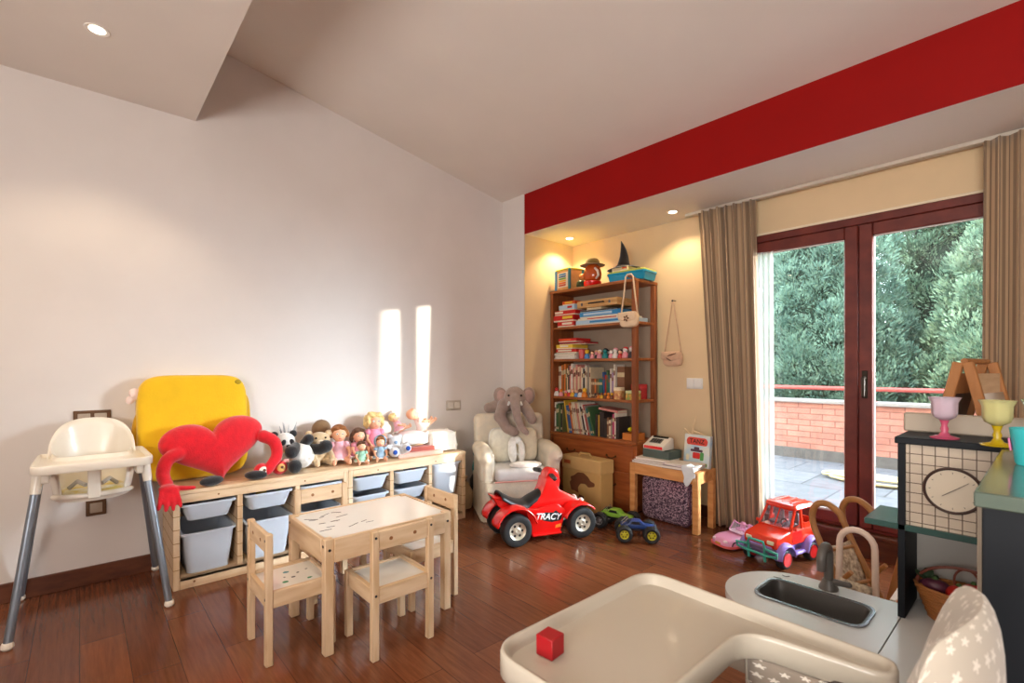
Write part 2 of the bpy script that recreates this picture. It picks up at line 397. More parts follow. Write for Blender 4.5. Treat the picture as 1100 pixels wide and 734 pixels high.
def inset(poly, d):
    n = len(poly); out = []
    for i in range(n):
        a, p, b = Vector(poly[i - 1]), Vector(poly[i]), Vector(poly[(i + 1) % n])
        e1 = (p - a); e2 = (b - p)
        e1 = e1.normalized() if e1.length > 1e-9 else e2.normalized(); e2 = e2.normalized() if e2.length > 1e-9 else e1
        nrm = Vector((-(e1.y + e2.y), e1.x + e2.x)); nrm = nrm.normalized() if nrm.length > 1e-9 else Vector((0, 0))
        out.append((p.x + nrm.x * d, p.y + nrm.y * d))
    return out
def at_z(poly, z): return [(p[0], p[1], z) for p in poly]

def tag(o, label=None, cat=None, group=None, kind=None):
    if label: o['label'] = label
    if cat: o['category'] = cat
    if group: o['group'] = group
    if kind: o['kind'] = kind
    return o
def thing(name, label, cat, loc=(0, 0, 0), rz=0.0, group=None, rx=0.0, ry=0.0):
    o = bpy.data.objects.new(name, None); COL.objects.link(o); o.empty_display_size = 0.05
    o.location = loc; o.rotation_euler = (rx, ry, rz); return tag(o, label, cat, group)
def struct(name, mb, m): o = mb.build(name, m, sharp=30); o['kind'] = 'structure'; return o
def copy_thing(root, label, loc, rz=0.0, group=None, ry=0.0, rx=0.0):
    r = root.copy(); COL.objects.link(r); r.location = loc; r.rotation_euler = (rx, ry, rz); r['label'] = label
    if group: r['group'] = group
    for ch in list(root.children):
        c = ch.copy(); COL.objects.link(c); c.parent = r
        for g in list(ch.children): d = g.copy(); COL.objects.link(d); d.parent = c
    return r
def lettering(txt, size, parent, loc, rot, m, extrude=.0006, offset=.0008, shear=0):
    c = bpy.data.curves.new('lettering', 'FONT'); c.body = txt; c.size = size; c.extrude = extrude; c.offset = offset; c.shear = shear; c.align_x = 'CENTER'
    o = bpy.data.objects.new('lettering_source', c); COL.objects.link(o); dg = bpy.context.evaluated_depsgraph_get(); me = bpy.data.meshes.new_from_object(o.evaluated_get(dg)); bpy.data.objects.remove(o)
    me.materials.clear(); me.materials.append(m); q = bpy.data.objects.new('lettering', me); COL.objects.link(q); q.parent = parent; q.location = loc; q.rotation_euler = rot; return q

# ================================================================== THE ROOM
XL, XP, YB, YW, XR, YN = -3.475, -3.176, 2.99, 3.65, 3.2, -2.6      # left wall, niche side, beam, window wall, right and near walls
ZN, ZS = 2.375, 2.67                                                # niche ceiling, dropped ceiling
def slope(y): return 2.735 + 0.18 * (YB - y)
struct('floor', MB().bx(XL - .1, XR + .1, YN - .1, YW + .12, -0.06, 0.0), FLOOR_M)
struct('wall_left', MB().prism([(YN, 0), (YB + .02, 0), (YB + .02, 3.9), (YN, 3.9)], XL - 0.1, XL, Matrix(((0, 0, 1, 0), (1, 0, 0, 0), (0, 1, 0, 0), (0, 0, 0, 1)))), WHITE_PAINT)
struct('wall_niche', MB().bx(XL - .1, XP, YB + .004, YW + .1, 0, ZN + .3), BEIGE_PAINT)
struct('wall_pilaster', MB().bx(XL - .1, XP, YB - .004, YB + .008, 0, 3.0), WHITE_PAINT)
DX0, DX1, DZ0, DZ1 = -1.62, 0.02, 0.15, 2.118                       # door opening
wb = MB(); wb.bx(XP - .2, DX0, YW, YW + .25, 0, ZN + .3); wb.bx(DX1, XR, YW, YW + .25, 0, ZN + .3); wb.bx(DX0, DX1, YW, YW + .25, DZ1, ZN + .3)
struct('wall_window', wb, BEIGE_PAINT)
struct('wall_right', MB().bx(XR, XR + .1, YN, YW + .1, 0, 3.9), WHITE_PAINT)
struct('wall_near', MB().bx(XL, XR, YN - .1, YN, 0, 3.9), WHITE_PAINT)
# red lintel beam with the low ceiling of the window bay behind it
rb = MB(); rb.bx(XP, XR, YB, YB + .10, ZN, 2.74)
struct('beam_red', rb, RED_PAINT)
struct('ceiling_bay', MB().bx(XP, XR, YB + .0995, YW, ZN - .0004, ZN + .2).bx(XP, XR, YB + .001, YB + .0995, ZN - .0004, ZN), CEIL_PAINT)
# sloped ceiling and the flat dropped ceiling on the near side
y0c = 0.5255
sl = MB(); sl.add([(XL, y0c - .2, slope(y0c - .2)), (XR, y0c - .2, slope(y0c - .2)), (XR, YB + .12, slope(YB + .12)), (XL, YB + .12, slope(YB + .12)),
                   (XL, y0c - .2, slope(y0c - .2) + .1), (XR, y0c - .2, slope(y0c - .2) + .1), (XR, YB + .12, slope(YB + .12) + .1), (XL, YB + .12, slope(YB + .12) + .1)],
                  [[0, 1, 2, 3], [7, 6, 5, 4], [0, 4, 5, 1], [2, 6, 7, 3], [1, 5, 6, 2], [0, 3, 7, 4]])
struct('ceiling_sloped', sl, CEIL_PAINT)
struct('ceiling_dropped', MB().bx(XL, XR, YN, y0c, ZS, ZS + .75), CEIL_PAINT)
# skirting
struct('baseboard_left', MB().bx(XL, XL + .018, YN, YB, 0, .095, bev=.003), BASE_WOOD)
struct('baseboard_niche', MB().bx(XP, XP + .018, YB, YW, 0, .095, bev=.003), BASE_WOOD)
struct('baseboard_window', MB().bx(XP, DX0, YW - .018, YW, 0, .095, bev=.003).bx(DX1, XR, YW - .018, YW, 0, .095, bev=.003), BASE_WOOD)
struct('trim_doorstep', MB().bx(DX0 - .02, DX1 + .02, YW - .05, YW + .25, 0, .125).bx(DX0 - .03, DX1 + .03, YW - .07, YW + .02, .125, .15, bev=.004), BASE_WOOD)
struct('trim_door_head', MB().bx(DX0 - .02, DX1 + .02, YW - .008, YW + .01, DZ1, DZ1 + .016, bev=.002), mat('cream_caulk_trim', (238, 224, 196), .7, vary=.02))

# ------------------------------------------------------------------ glazed terrace door, two sashes
door = tag(bpy.data.objects.new('door_1', None), 'red brown wooden glazed double door to the terrace', None, None, 'structure'); COL.objects.link(door)
fr = MB(); Y0, Y1 = YW - .005, YW + .075
fr.bx(DX0, DX0 + .045, Y0, Y1, DZ0, DZ1, bev=.004); fr.bx(DX1 - .045, DX1, Y0, Y1, DZ0, DZ1, bev=.004); fr.bx(DX0 + .045, DX1 - .045, Y0, Y1, DZ1 - .05, DZ1, bev=.004); fr.bx(DX0 + .045, DX1 - .045, Y0, Y1, DZ0, DZ0 + .02, bev=.004)
fr.build('door_frame', FRAME_WOOD, door)
def sash(x0, x1):
    s = MB(); a, b = YW - .018, YW + .055; st = .072; zt = DZ1 - .055; zb = DZ0 + .022
    s.bx(x0, x0 + st, a, b, zb, zt, bev=.006); s.bx(x1 - st, x1, a, b, zb, zt, bev=.006); s.bx(x0 + st, x1 - st, a, b, zt - .075, zt, bev=.006); s.bx(x0 + st, x1 - st, a, b, zb, zb + .07, bev=.006)
    so = s.build('sash', FRAME_WOOD, door)
    g = MB(); g.bx(x0 + st - .005, x1 - st + .005, YW + .016, YW + .021, zb + .065, zt - .07); g.build('pane', GLASS, so)
    g = MB(); w = .006                                              # pale glazing bead round the pane
    for (p, q, r, t) in ((x0 + st, x0 + st + w, zb + .07, zt - .075), (x1 - st - w, x1 - st, zb + .07, zt - .075), (x0 + st, x1 - st, zb + .07, zb + .07 + w), (x0 + st, x1 - st, zt - .075 - w, zt - .075)): g.bx(p, q, YW + .004, YW + .016, r, t)
    g.build('glazing_bead', mat('pale_glazing_bead', (222, 214, 210), .4, vary=.02), so)
    return so
sash(DX0 + .048, -.814); so = sash(-.810, DX1 - .048)
h = MB(); h.bx(-.792, -.762, YW - .026, YW - .018, .98, 1.15, bev=.003); h.cyl((-.777, YW - .026, 1.105), (-.777, YW - .066, 1.105), .010); h.limb([(-.777, YW - .062, 1.105), (-.777, YW - .062, .995)], [.010, .0085])
h.build('door_handle', mat('dark_bronze', (62, 54, 48), .35, metal=.8, vary=.05), so)

# ------------------------------------------------------------------ outside: terrace, parapet, hedge
struct('ground_terrace', MB().bx(-9, 6, YW + .25, 6.62, -.04, .10), STONE)
pw = MB(); pw.bx(-9, 6, 6.40, 6.60, .10, .76); struct('wall_parapet', pw, BRICK)
struct('trim_coping', MB().bx(-9, 6, 6.36, 6.64, .76, .80, bev=.006), mat('pale_stone_coping', (150, 144, 142), .8, vary=.05))
struct('trim_parapet_foot', MB().bx(-9, 6, 6.37, 6.40, .10, .22), mat('grey_cement_render', (104, 100, 98), .9, vary=.15, vscale=12))
struct('wall_sun_blocker', MB().bx(2.0, 2.25, 3.9, 5.225, .1, 3.6), mat('pale_render_wall', (226, 216, 204), .9, vary=.04))  # unseen wall, added to cut the sun patch indoors to width
struct('ground_garden', MB().bx(-14, 12, 6.62, 16, -.25, -.05), mat('garden_soil', (92, 96, 66), .95, vary=.2))
rl = thing('railing', 'pink painted metal railing on top of the brick parapet', 'railing', (0, 6.5, .80))
RAIL = mat('pink_painted_rail', (176, 78, 72), .5, vary=.03)
m = MB(); m.tube([(-8.8, 0, .135), (5.8, 0, .135)], .024, 12); m.build('handrail', RAIL, rl)
for k in range(-6, 5):
    m = MB(); m.cyl((k * 1.45 + .14, 0, 0), (k * 1.45 + .14, 0, .125), .016, n=10); m.cyl((k * 1.45 + .14, 0, 0), (k * 1.45 + .14, 0, .008), .03, n=12); m.build('post', RAIL, rl)
# coiled garden hose on the terrace
hp = []
for k in range(90):
    a = k / 90 * 2 * pi * 2.6; r = .19 + .012 * k / 14; hp.append((r * 1.5 * cos(a), r * .8 * sin(a), .014 + .012 * (k // 35)))
hp += [(.32 + .18 * k, .12 - .02 * k + .04 * sin(k), .014) for k in range(10)]
hose = MB(); hose.tube(hp, .013, 8); hz = hose.build('garden_hose', mat('cream_hose', (206, 192, 150), .5, vary=.05), loc=(-1.12, 5.50, .10)); tag(hz, 'cream garden hose coiled on the grey terrace paving', 'hose')

FOL = []
for i, (a, b) in enumerate((((138, 170, 150), (84, 116, 104)), ((160, 186, 154), (96, 130, 110)), ((180, 198, 130), (120, 150, 98)))):  # teal set holds the shade, yellow-green set the sunlight, as colour
    m = mat('conifer_foliage_' + 'abc'[i], a, .75, vscale=3.5, rgb2=b); FOL.append(m)
    principled(m).inputs['Specular IOR Level'].default_value = .2
BARK = mat('conifer_bark', (96, 74, 58), .95, vary=.2, bump=.6, bscale=30)
def conifer(loc, h, r, fm, label, seed):
    rng = np.random.default_rng(seed)
    t = thing('conifer_tree', label, 'tree', loc, 0, 'conifers behind the terrace')
    tm = MB(); tm.tube([(0, 0, 0), (.02, 0, h * .5), (0, .02, h * .93)], [.11, .07, .02], 10); tm.build('trunk', BARK, t)
    nc = 780; nk = 150
    z = rng.uniform(0, 1, nc) ** 1.1; a = rng.uniform(0, 2 * pi, nc)
    rr = r * (1 - z ** 2.6) * np.where(rng.random(nc) < .34, .45, .72 + .34 * rng.random(nc)) + .06
    c = np.stack([rr * np.cos(a), rr * np.sin(a), .12 + z * (h - .12)], 1); cr = (.15 + .13 * rng.random(nc)) * (1.05 - .4 * z)
    od = np.stack([np.cos(a), np.sin(a), np.full(nc, .55)], 1); od /= np.linalg.norm(od, axis=1)[:, None]
    nrm = lambda q: q / np.linalg.norm(q, axis=-1, keepdims=True)
    d = nrm(nrm(rng.normal(size=(nc, nk, 3))) + od[:, None] * .7)
    p = c[:, None] + d * cr[:, None, None] * (.55 + .5 * rng.random((nc, nk, 1))); up = nrm(d * .8 + np.array([0, 0, .7]))
    sd = nrm(np.cross(up, rng.normal(size=(nc, nk, 3)))); L_ = .032 + .038 * rng.random((nc, nk, 1)); w = .0042 + .0042 * rng.random((nc, nk, 1)); q = np.cross(up, sd) * .008
    V = np.stack([p - sd * w * .5, p + sd * w * .5, p + up * L_ * .5 + sd * w * 1.6 + q, p + up * L_, p + up * L_ * .5 - sd * w * 1.6 + q], 2).reshape(-1, 3)
    nf = nc * nk; me = bpy.data.meshes.new('foliage'); me.vertices.add(nf * 5); me.vertices.foreach_set('co', V.ravel()); me.loops.add(nf * 5); me.loops.foreach_set('vertex_index', np.arange(nf * 5, dtype=np.int32))
    me.polygons.add(nf); me.polygons.foreach_set('loop_start', np.arange(nf, dtype=np.int32) * 5); me.materials.append(fm); me.update(calc_edges=True); me.validate()
    ic = MB(); ic.grid(lambda u, v: (r * .62 * (1 - v ** 2.6) * (1 + .14 * sin(u * 2 * pi * 5 + v * 9)) * cos(u * 2 * pi), r * .62 * (1 - v ** 2.6) * (1 + .14 * sin(u * 2 * pi * 5 + v * 9)) * sin(u * 2 * pi), .15 + (h * .95 - .15) * v), 30, 24, wrap=True); ic.build('dark_core', mat('dark_shade_core', (44, 66, 52), .95, vary=.3, vscale=14, bump=1.0, bscale=18), t, sharp=0)  # solid core added to close sky gaps, its dark colour stands for inner shade
    f = bpy.data.objects.new('foliage', me); COL.objects.link(f); f.parent = t
    return t
spots = [(-6.3, 8.1, 4.7, .86, 0, 'grey green conifer far along the parapet, away from the door'),
         (-4.2, 8.1, 4.8, .86, 0, 'blue green conifer seen through the white sheer panel'),
         (-2.15, 8.0, 4.6, .86, 0, 'grey green conifer filling the door pane beside the sheer panel'),
         (-.1, 8.0, 3.5, .86, 1, 'sunlit pale green conifer behind the toy easel'),
         (1.95, 8.2, 3.3, .86, 2, 'yellow green conifer hidden by the curtain behind the toy kitchen'),
         (-5.3, 10.1, 5.4, .95, 1, 'tall pale green conifer in the second row, beyond the sheer panel'),
         (-3.15, 10.1, 5.6, .95, 0, 'tall grey green conifer in the second row, in the door pane beside the sheer panel'),
         (-1.1, 10.1, 5.2, .95, 1, 'tall green conifer in the second row, just past the door handle'),
         (1.0, 10.1, 3.9, .95, 2, 'yellow green conifer in the second row, at the edge of the far curtain')]
for i, (x, y, h_, r_, k, lb) in enumerate(spots): conifer((x, y, -.06), h_, r_, FOL[k], lb, 30 + i)

# ------------------------------------------------------------------ curtains
def curtain(name, label, xt0, xt1, xb0, xb1, y, zb, zt, folds, amp, m, thick, parent=None, seed=1, pleat=True):
    rnd = random.Random(seed); ph = [rnd.uniform(-.5, .5) for _ in range(folds + 2)]; am = [rnd.uniform(.6, 1.25) for _ in range(folds + 2)]
    def fn(u, v):
        k = u * folds; i = int(min(k, folds - 1e-6)); a = am[i] * (1 - (k - i)) + am[i + 1] * (k - i); f = ph[i] * (1 - (k - i)) + ph[i + 1] * (k - i)
        x = (xb0 + (xb1 - xb0) * u) * (1 - v) + (xt0 + (xt1 - xt0) * u) * v
        tight = 1.0 - .35 * v
        if pleat and v > .94: tight = .9 - (v - .94) * 5 * (1 if i % 2 else .3)
        wob = .25 * sin(v * 5 + i)
        return (x + .012 * sin(k * 2 * pi * 2 + f) * a, y + amp * a * tight * sin(2 * pi * k + f + wob * (1 - v)) + .012 * sin(3 * v + u * 5), zb + (zt - zb) * v)
    width = abs(xb1 - xb0) * 2.2
    s = MB(); s.grid(fn, folds * 14, 30, uvfn=lambda u, v: (u * width, v * 2.3))
    return s.build(name, m, parent, sharp=0, thick=thick)
rodm = MB(); rodm.bx(DX0 - .3, .75, YW - .115, YW - .085, ZN - .022, ZN, bev=.003).bx(DX0 - .3, .75, YW - .075, YW - .05, ZN - .018, ZN, bev=.003)
tag(rodm.build('curtain_rail', mat('pale_rail', (206, 196, 182), .5, vary=.02)), 'slim pale curtain rail fixed to the bay ceiling', 'curtain rail')
ZC = ZN - .024
c1 = curtain('curtain', None, -1.80, -1.40, -1.66, -1.33, YW - .125, .012, ZC, 7, .040, CURTAIN, .006, seed=3)
tag(c1, 'taupe striped curtain hanging beside the pine side table', 'curtain', 'striped curtains')
c2 = curtain('curtain', None, -.235, .42, -.25, .42, YW - .13, .012, ZC, 9, .045, CURTAIN, .006, seed=8)
tag(c2, 'taupe striped curtain hanging behind the toy kitchen', 'curtain', 'striped curtains')
sc_ = curtain('sheer_curtain', None, -1.47, -1.30, -1.47, -1.28, YW - .05, .19, 1.985, 6, .010, SHEER, 0.0, seed=5, pleat=False)
tag(sc_, 'white see through sheer panel on the glass door, beside the taupe curtain', 'curtain')

# ------------------------------------------------------------------ downlights
LAMP = mat('lamp_glow', (255, 236, 206), .5, emit=10.0, vary=.01)
def downlight(x, y, z, label, power, angle, col=(1, .80, .55), blend=.5):
    t = thing('downlight', label, 'ceiling light', (x, y, z), 0, 'recessed ceiling downlights')
    MB().lathe([(.030, -.001), (.044, -.004), (.046, -.001), (.046, 0), (.030, 0)], 24).build('trim_ring', mat('white_trim_ring', (236, 230, 222), .4, vary=.02), t)
    MB().lathe([(0, -.0015), (.030, -.0015), (.030, 0), (0, 0)], 24).build('lens', LAMP, t)
    l = add_light('downlight_beam', 'SPOT', (x, y, z - .012), (0, 0, -1), power, col, spot_size=radians(angle), spot_blend=blend, shadow_soft_size=.03)
    return t
downlight(-2.83, .058, ZS, 'round recessed downlight in the dropped ceiling by the white wall', 17, 110)
downlight(-1.45, .058, ZS, 'added unseen downlight in the dropped ceiling, farther from the white wall', 22, 110)  # out of view, added for more light from above
downlight(-2.83, -1.2, ZS, 'added unseen downlight in the dropped ceiling behind the viewer', 22, 110)  # another unseen lamp added behind the camera
downlight(-3.0, 3.40, ZN, 'round recessed downlight above the bookcase', 19, 130, (1, .74, .42))
downlight(-1.96, 3.42, ZN, 'round recessed downlight above the pine side table', 13, 125, (1, .78, .5))

# ------------------------------------------------------------------ sockets and switches on the walls
BRONZE = mat('bronze_switch_plate', (112, 84, 62), .35, metal=.6, vary=.05)
def wall_plate(y, z, w, h, label, m, face, cat='socket'):
    t = thing('wall_socket', label, cat, (XL, y, z))
    p = MB(); p.box((.005, 0, 0), (.010, w, h), bev=.003); p.build('plate', m, t)
    n = max(1, round(w / .075)); f = MB()
    for k in range(n): f.box((.012, (k - (n - 1) / 2) * .068, 0), (.006, .052, .052), bev=.002)
    f.build('insert', face, t)
    return t
INS = mat('grey_beige_insert', (176, 158, 140), .4, vary=.02)
def wy(px): a = (px - 550) / 519.0; return -XL * (.667 + .745 * a) / (.745 - .667 * a) * 1.0 if False else (XL * (-.745 * a) - .667 * XL) / (.745 - .667 * a)
wall_plate(wy(103), .408, .085, .085, 'bronze framed wall socket low on the white wall behind the highchair', BRONZE, INS)
wall_plate(wy(99), .895, .155, .085, 'bronze double wall switch behind the highchair back', BRONZE, INS, 'switch')
wall_plate(wy(486.5), .845, .15, .085, 'pale square wall socket above the end of the toy shelf', mat('pale_metal_plate', (206, 196, 184), .3, metal=.4, vary=.02), mat('pale_insert', (224, 216, 206), .5, vary=.02))
t = thing('light_switch', 'white double light switch on the beige wall above the side table', 'switch', (-1.898, YW, 1.045))
MB().box((0, -.005, 0), (.135, .010, .085), bev=.003).build('plate', WHITE_PLASTIC, t)
for k in (-1, 1): MB().box((k * .031, -.012, 0), (.054, .006, .06), bev=.002).build('rocker', WHITE_PLASTIC, t)

# ================================================================== PINE TOY STORAGE UNITS AND BINS
UX0, UX1, UH = -3.472, -3.05, .52                                   # back, front, height
def storage_unit(y0, label):
    t = thing('toy_storage_unit', label, 'storage unit', (UX0, y0, 0), 0, 'pine toy storage units along the white wall')
    w, d, h = .938, UX1 - UX0, UH
    for y in (0, w - .03):
        p = MB(); p.bx(0, d, y, y + .03, 0, h - .022, bev=.002)
        for z in (.105, .175, .245, .315, .385): p.bx(.01, d + .0012, y - .0008, y + .0308, z, z + .004, m=1)
        p.build('side_panel', [PINE_Z, mat('dark_groove', (172, 132, 92), .9, vary=.05)], t)
    for k in (1, 2):
        y = k * w / 3 - .0135
        p = MB(); p.bx(.02, d - .004, y, y + .027, .06, h - .022, bev=.002)
        for z in (.105, .175, .245, .315, .385): p.bx(.03, d - .003, y - .0008, y + .0278, z, z + .004, m=1)
        p.build('divider', [PINE_Z, MATS['dark_groove']], t)
    p = MB(); p.bx(-.001, d + .004, -.002, w + .002, h - .022, h, bev=.003); p.build('top_board', PINE_Y, t)
    p = MB(); p.bx(d - .018, d, .03, w - .03, h - .067, h - .022, bev=.002)
    for k in (.22, .71): p.cyl((d - .002, w * k, h - .044), (d + .001, w * k, h - .044), .005, n=10, m=1)
    p.build('top_rail', [PINE_Y, mat('pine_knot', (150, 98, 58), .6, vary=.1)], t)
    p = MB(); p.bx(0, d, .03, w - .03, .045, .06); p.bx(d - .018, d, .03, w - .03, .0, .06, bev=.002)
    for k in (.1, .62): p.cyl((d - .002, w * k, .03), (d + .001, w * k, .03), .006, n=10, m=1)
    p.build('bottom_rail', [PINE_Y, MATS['pine_knot']], t)
    p = MB(); p.bx(0, .006, .03, w - .03, .06, h - .022); p.build('back_board', PINE_Y, t)
    return t
storage_unit(.362, 'pine toy storage unit carrying the red heart plush and the panda')
storage_unit(1.302, 'pine toy storage unit carrying the dolls, the picture books and the white basket')
def bin_mesh(w, d, h, name):
    """open tub, front +x, rim lip on top"""
    m = MB(); L_ = []
    for z, k in ((0, .034), (.004, .026), (h * .5, .013), (h - .012, .004)): L_.append(at_z(rrect(d - 2 * k, w - 2 * k, .035), z))
    R = rrect(d, w, .03)
    L_ += [at_z(rrect(d + .004, w + .016, .03), h - .012), at_z(rrect(d + .004, w + .016, .03), h), at_z(rrect(d - .012, w - .012, .03), h)]
    for z, k in ((h * .5, .017), (.008, .030)): L_.append(at_z(rrect(d - 2 * k, w - 2 * k, .034), z))
    m.loft(L_); return m
def toy_bin(y, z, h, label, first=[None, None]):
    t = thing('storage_bin', label, 'bin', (UX0 + .222, y, z), 0, 'white storage bins in the pine units')
    m = bin_mesh(.248, .396, h, 'tub'); m.build('tub', BIN_PLASTIC, t)
    return t
TOYC = [(214, 60, 50), (60, 110, 190), (240, 190, 60), (90, 160, 90), (190, 110, 170), (236, 226, 210)]
names_c = ['beside the tall white highchair', 'second column from the highchair', 'behind the backrest of the far child chair', 'first column under the dolls', 'middle column under the dolls']
for c in range(6):
    unit = 0.362 if c < 3 else 1.302
    yc = unit + (.1646, .469, .7734)[c % 3]
    if c < 3:
        toy_bin(yc, .0605, .225, 'deep frosted white bin, %s' % names_c[c]); toy_bin(yc, .345, .095, 'shallow frosted white bin on top, %s' % names_c[c])
    elif c < 5:
        toy_bin(yc, .345, .095, 'shallow white bin on the top runners, %s' % names_c[c]); toy_bin(yc, .232, .085, 'shallow white bin on the second runners, %s' % names_c[c]); toy_bin(yc, .0605, .15, 'white bin at the bottom, %s' % names_c[c])
    else:
        toy_bin(yc, .205, .245, 'large sunlit white bin in the end column by the armchair')
    # bin runners are moulded with the tubs; toys inside
for c in (1, 3, 4):
    unit = 0.362 if c < 3 else 1.302; yc = unit + (.1646, .469, .7734)[c % 3]
    rnd = random.Random(c)
    for k in range(3):
        b = MB(); b.ell((0, 0, 0), (.034, .034, .034)); o = b.build('toy_ball', plas('toy_%d_plastic' % ((c + k) % 6), TOYC[(c + k) % 6]), loc=(UX1 - .10 - .09 * (k % 2), yc + (k - 1) * .075, .345 + .045))
        tag(o, ['small plastic ball in the bin nearest the first divider', 'small plastic ball in the middle of the bin', 'small plastic ball in the bin next to the end divider'][k] + {1: ' behind the near child chair', 3: ' under the first doll', 4: ' under the blue hooded doll'}[c], 'ball')

# ================================================================== KIDS' TABLE AND FOUR CHAIRS
TABLE_WHITE = mat('white_table_laminate', (240, 236, 228), .22, vary=.01, coat=.3)
def table():
    x0, x1, y0, y1, H = -2.405, -1.95, .735, 1.345, .472
    t = thing('play_table', 'low pine children\'s table with white scribbled top, four small chairs around it', 'table', ((x0 + x1) / 2, (y0 + y1) / 2, 0))
    w, l = x1 - x0, y1 - y0; s = .038
    for sx in (-1, 1):
        for sy in (-1, 1):
            p = MB(); cx, cy = sx * (w / 2 - s / 2), sy * (l / 2 - s / 2); p.bx(cx - s / 2, cx + s / 2, cy - s / 2, cy + s / 2, 0, H, bev=.003)
            p.cyl((cx + sx * (s / 2 - .001), cy, H - .045), (cx + sx * (s / 2 + .002), cy, H - .045), .006, n=10, m=1); p.cyl((cx, cy + sy * (s / 2 - .001), H - .03), (cx, cy + sy * (s / 2 + .002), H - .03), .006, n=10, m=1)
            p.build('leg', [PINE_Z, DARK_METAL], t)
    for sx in (-1, 1): MB().bx(sx * (w / 2 - .004) - .009, sx * (w / 2 - .004) + .009 - (.01 if sx > 0 else -.01) * 0, -l / 2 + s, l / 2 - s, H - .098, H - .002, bev=.002).build('apron', PINE_Y, t)
    for sy in (-1, 1): MB().bx(-w / 2 + s, w / 2 - s, sy * (l / 2 - .006) - .009, sy * (l / 2 - .006) + .009, H - .098, H - .002, bev=.002).build('apron', PINE_X, t)
    MB().bx(-w / 2 + .012, w / 2 - .012, -l / 2 + .014, l / 2 - .014, H - .012, H - .006).build('table_top', TABLE_WHITE, t)
    rnd = random.Random(4)
    for k in range(13):
        d = MB()
        cx, cy, a, L_ = rnd.uniform(-.15, .12), rnd.uniform(-.27, -.02), rnd.uniform(0.6, 2.2), rnd.uniform(.008, .022)
        d.tube([(cx + L_ * (q - 1.5) * cos(a), cy + L_ * (q - 1.5) * sin(a) + .004 * sin(q * 2), H - .0058) for q in range(4)], .0015, 6)
        d.build('scribble', mat('dark_pen_mark', (96, 92, 94), .8, vary=.1), t)
table()
STICK = [mat('teal_sticker', (40, 120, 130), .5, vary=.05), mat('green_sticker', (50, 140, 90), .5, vary=.05), mat('dark_pen_mark', (96, 92, 94), .8, vary=.1)]
def kid_chair():
    """front +x, back at x = 0"""
    t = thing('child_chair', '', 'chair', (0, 0, 0), 0, 'small pine chairs around the children\'s table')
    W_, D, s = .285, .275, .030
    for sy in (-1, 1):
        cy = sy * (W_ / 2 - s / 2)
        p = MB(); p.bx(0, s * .9, cy - s / 2, cy + s / 2, 0, .515, bev=.003)
        for z in (.26, .49): p.cyl((-.001, cy, z), (.001, cy, z), .0055, n=10, m=1)
        p.build('rear_leg', [PINE_Z, DARK_METAL], t)
        p = MB(); p.bx(D - s * .9, D, cy - s / 2, cy + s / 2, 0, .285, bev=.003); p.cyl((D - .001, cy, .255), (D + .0015, cy, .255), .005, n=10, m=1); p.build('front_leg', [PINE_Z, DARK_METAL], t)
        MB().bx(s * .9, D - s * .9, cy - .011, cy + .011, .222, .286, bev=.002).build('seat_rail', PINE_X, t)
    for x in (.0135, D - .0135): MB().bx(x - .009, x + .009, -W_ / 2 + s, W_ / 2 - s, .222, .286, bev=.002).build('seat_rail', PINE_Y, t)
    MB().bx(.02, D - .02, -W_ / 2 + .02, W_ / 2 - .02, .270, .277).build('seat', TABLE_WHITE, t)
    b = MB(); b.bx(.004, .022, -W_ / 2 + s, W_ / 2 - s, .437, .513, bev=.003)
    for y in (-.05, .06): b.cyl((.003, y, .475), (.0235, y, .478), .008, n=10, m=1)
    b.build('backrest', [PINE_Y, MATS['pine_knot']], t)
    return t
kc = kid_chair(); kc['label'] = 'child chair at the table end facing the armchair, blue and green marks on its seat'
kc.location = (-2.175, .538, 0); kc.rotation_euler.z = pi / 2
copy_thing(kc, 'child chair with its back to the viewer, knotty backrest against the long table side', (-1.787, 1.003, 0), pi, kc['group'])
copy_thing(kc, 'child chair between the table and the storage bins, mostly hidden', (-2.70, .993, 0), 0, kc['group'])
copy_thing(kc, 'child chair at the far table end, beside the ride on toy', (-2.182, 1.452, 0), -pi / 2, kc['group'])
rnd = random.Random(2)
for k, (x, y, m_, r) in enumerate(((.13, .05, 0, .011), (.19, -.07, 1, .010), (.10, -.05, 1, .011), (.17, .015, 2, .006), (.14, -.02, 2, .008), (.21, .03, 2, .005), (.11, .0, 2, .005))):
    st = MB(); st.prism([(x + r * (1 + .35 * rnd.uniform(-1, 1)) * cos(a * pi / 4), y + r * (.7 + .4 * rnd.random()) * sin(a * pi / 4)) for a in range(8)], .2770, .2776); st.build('sticker', STICK[m_], kc)

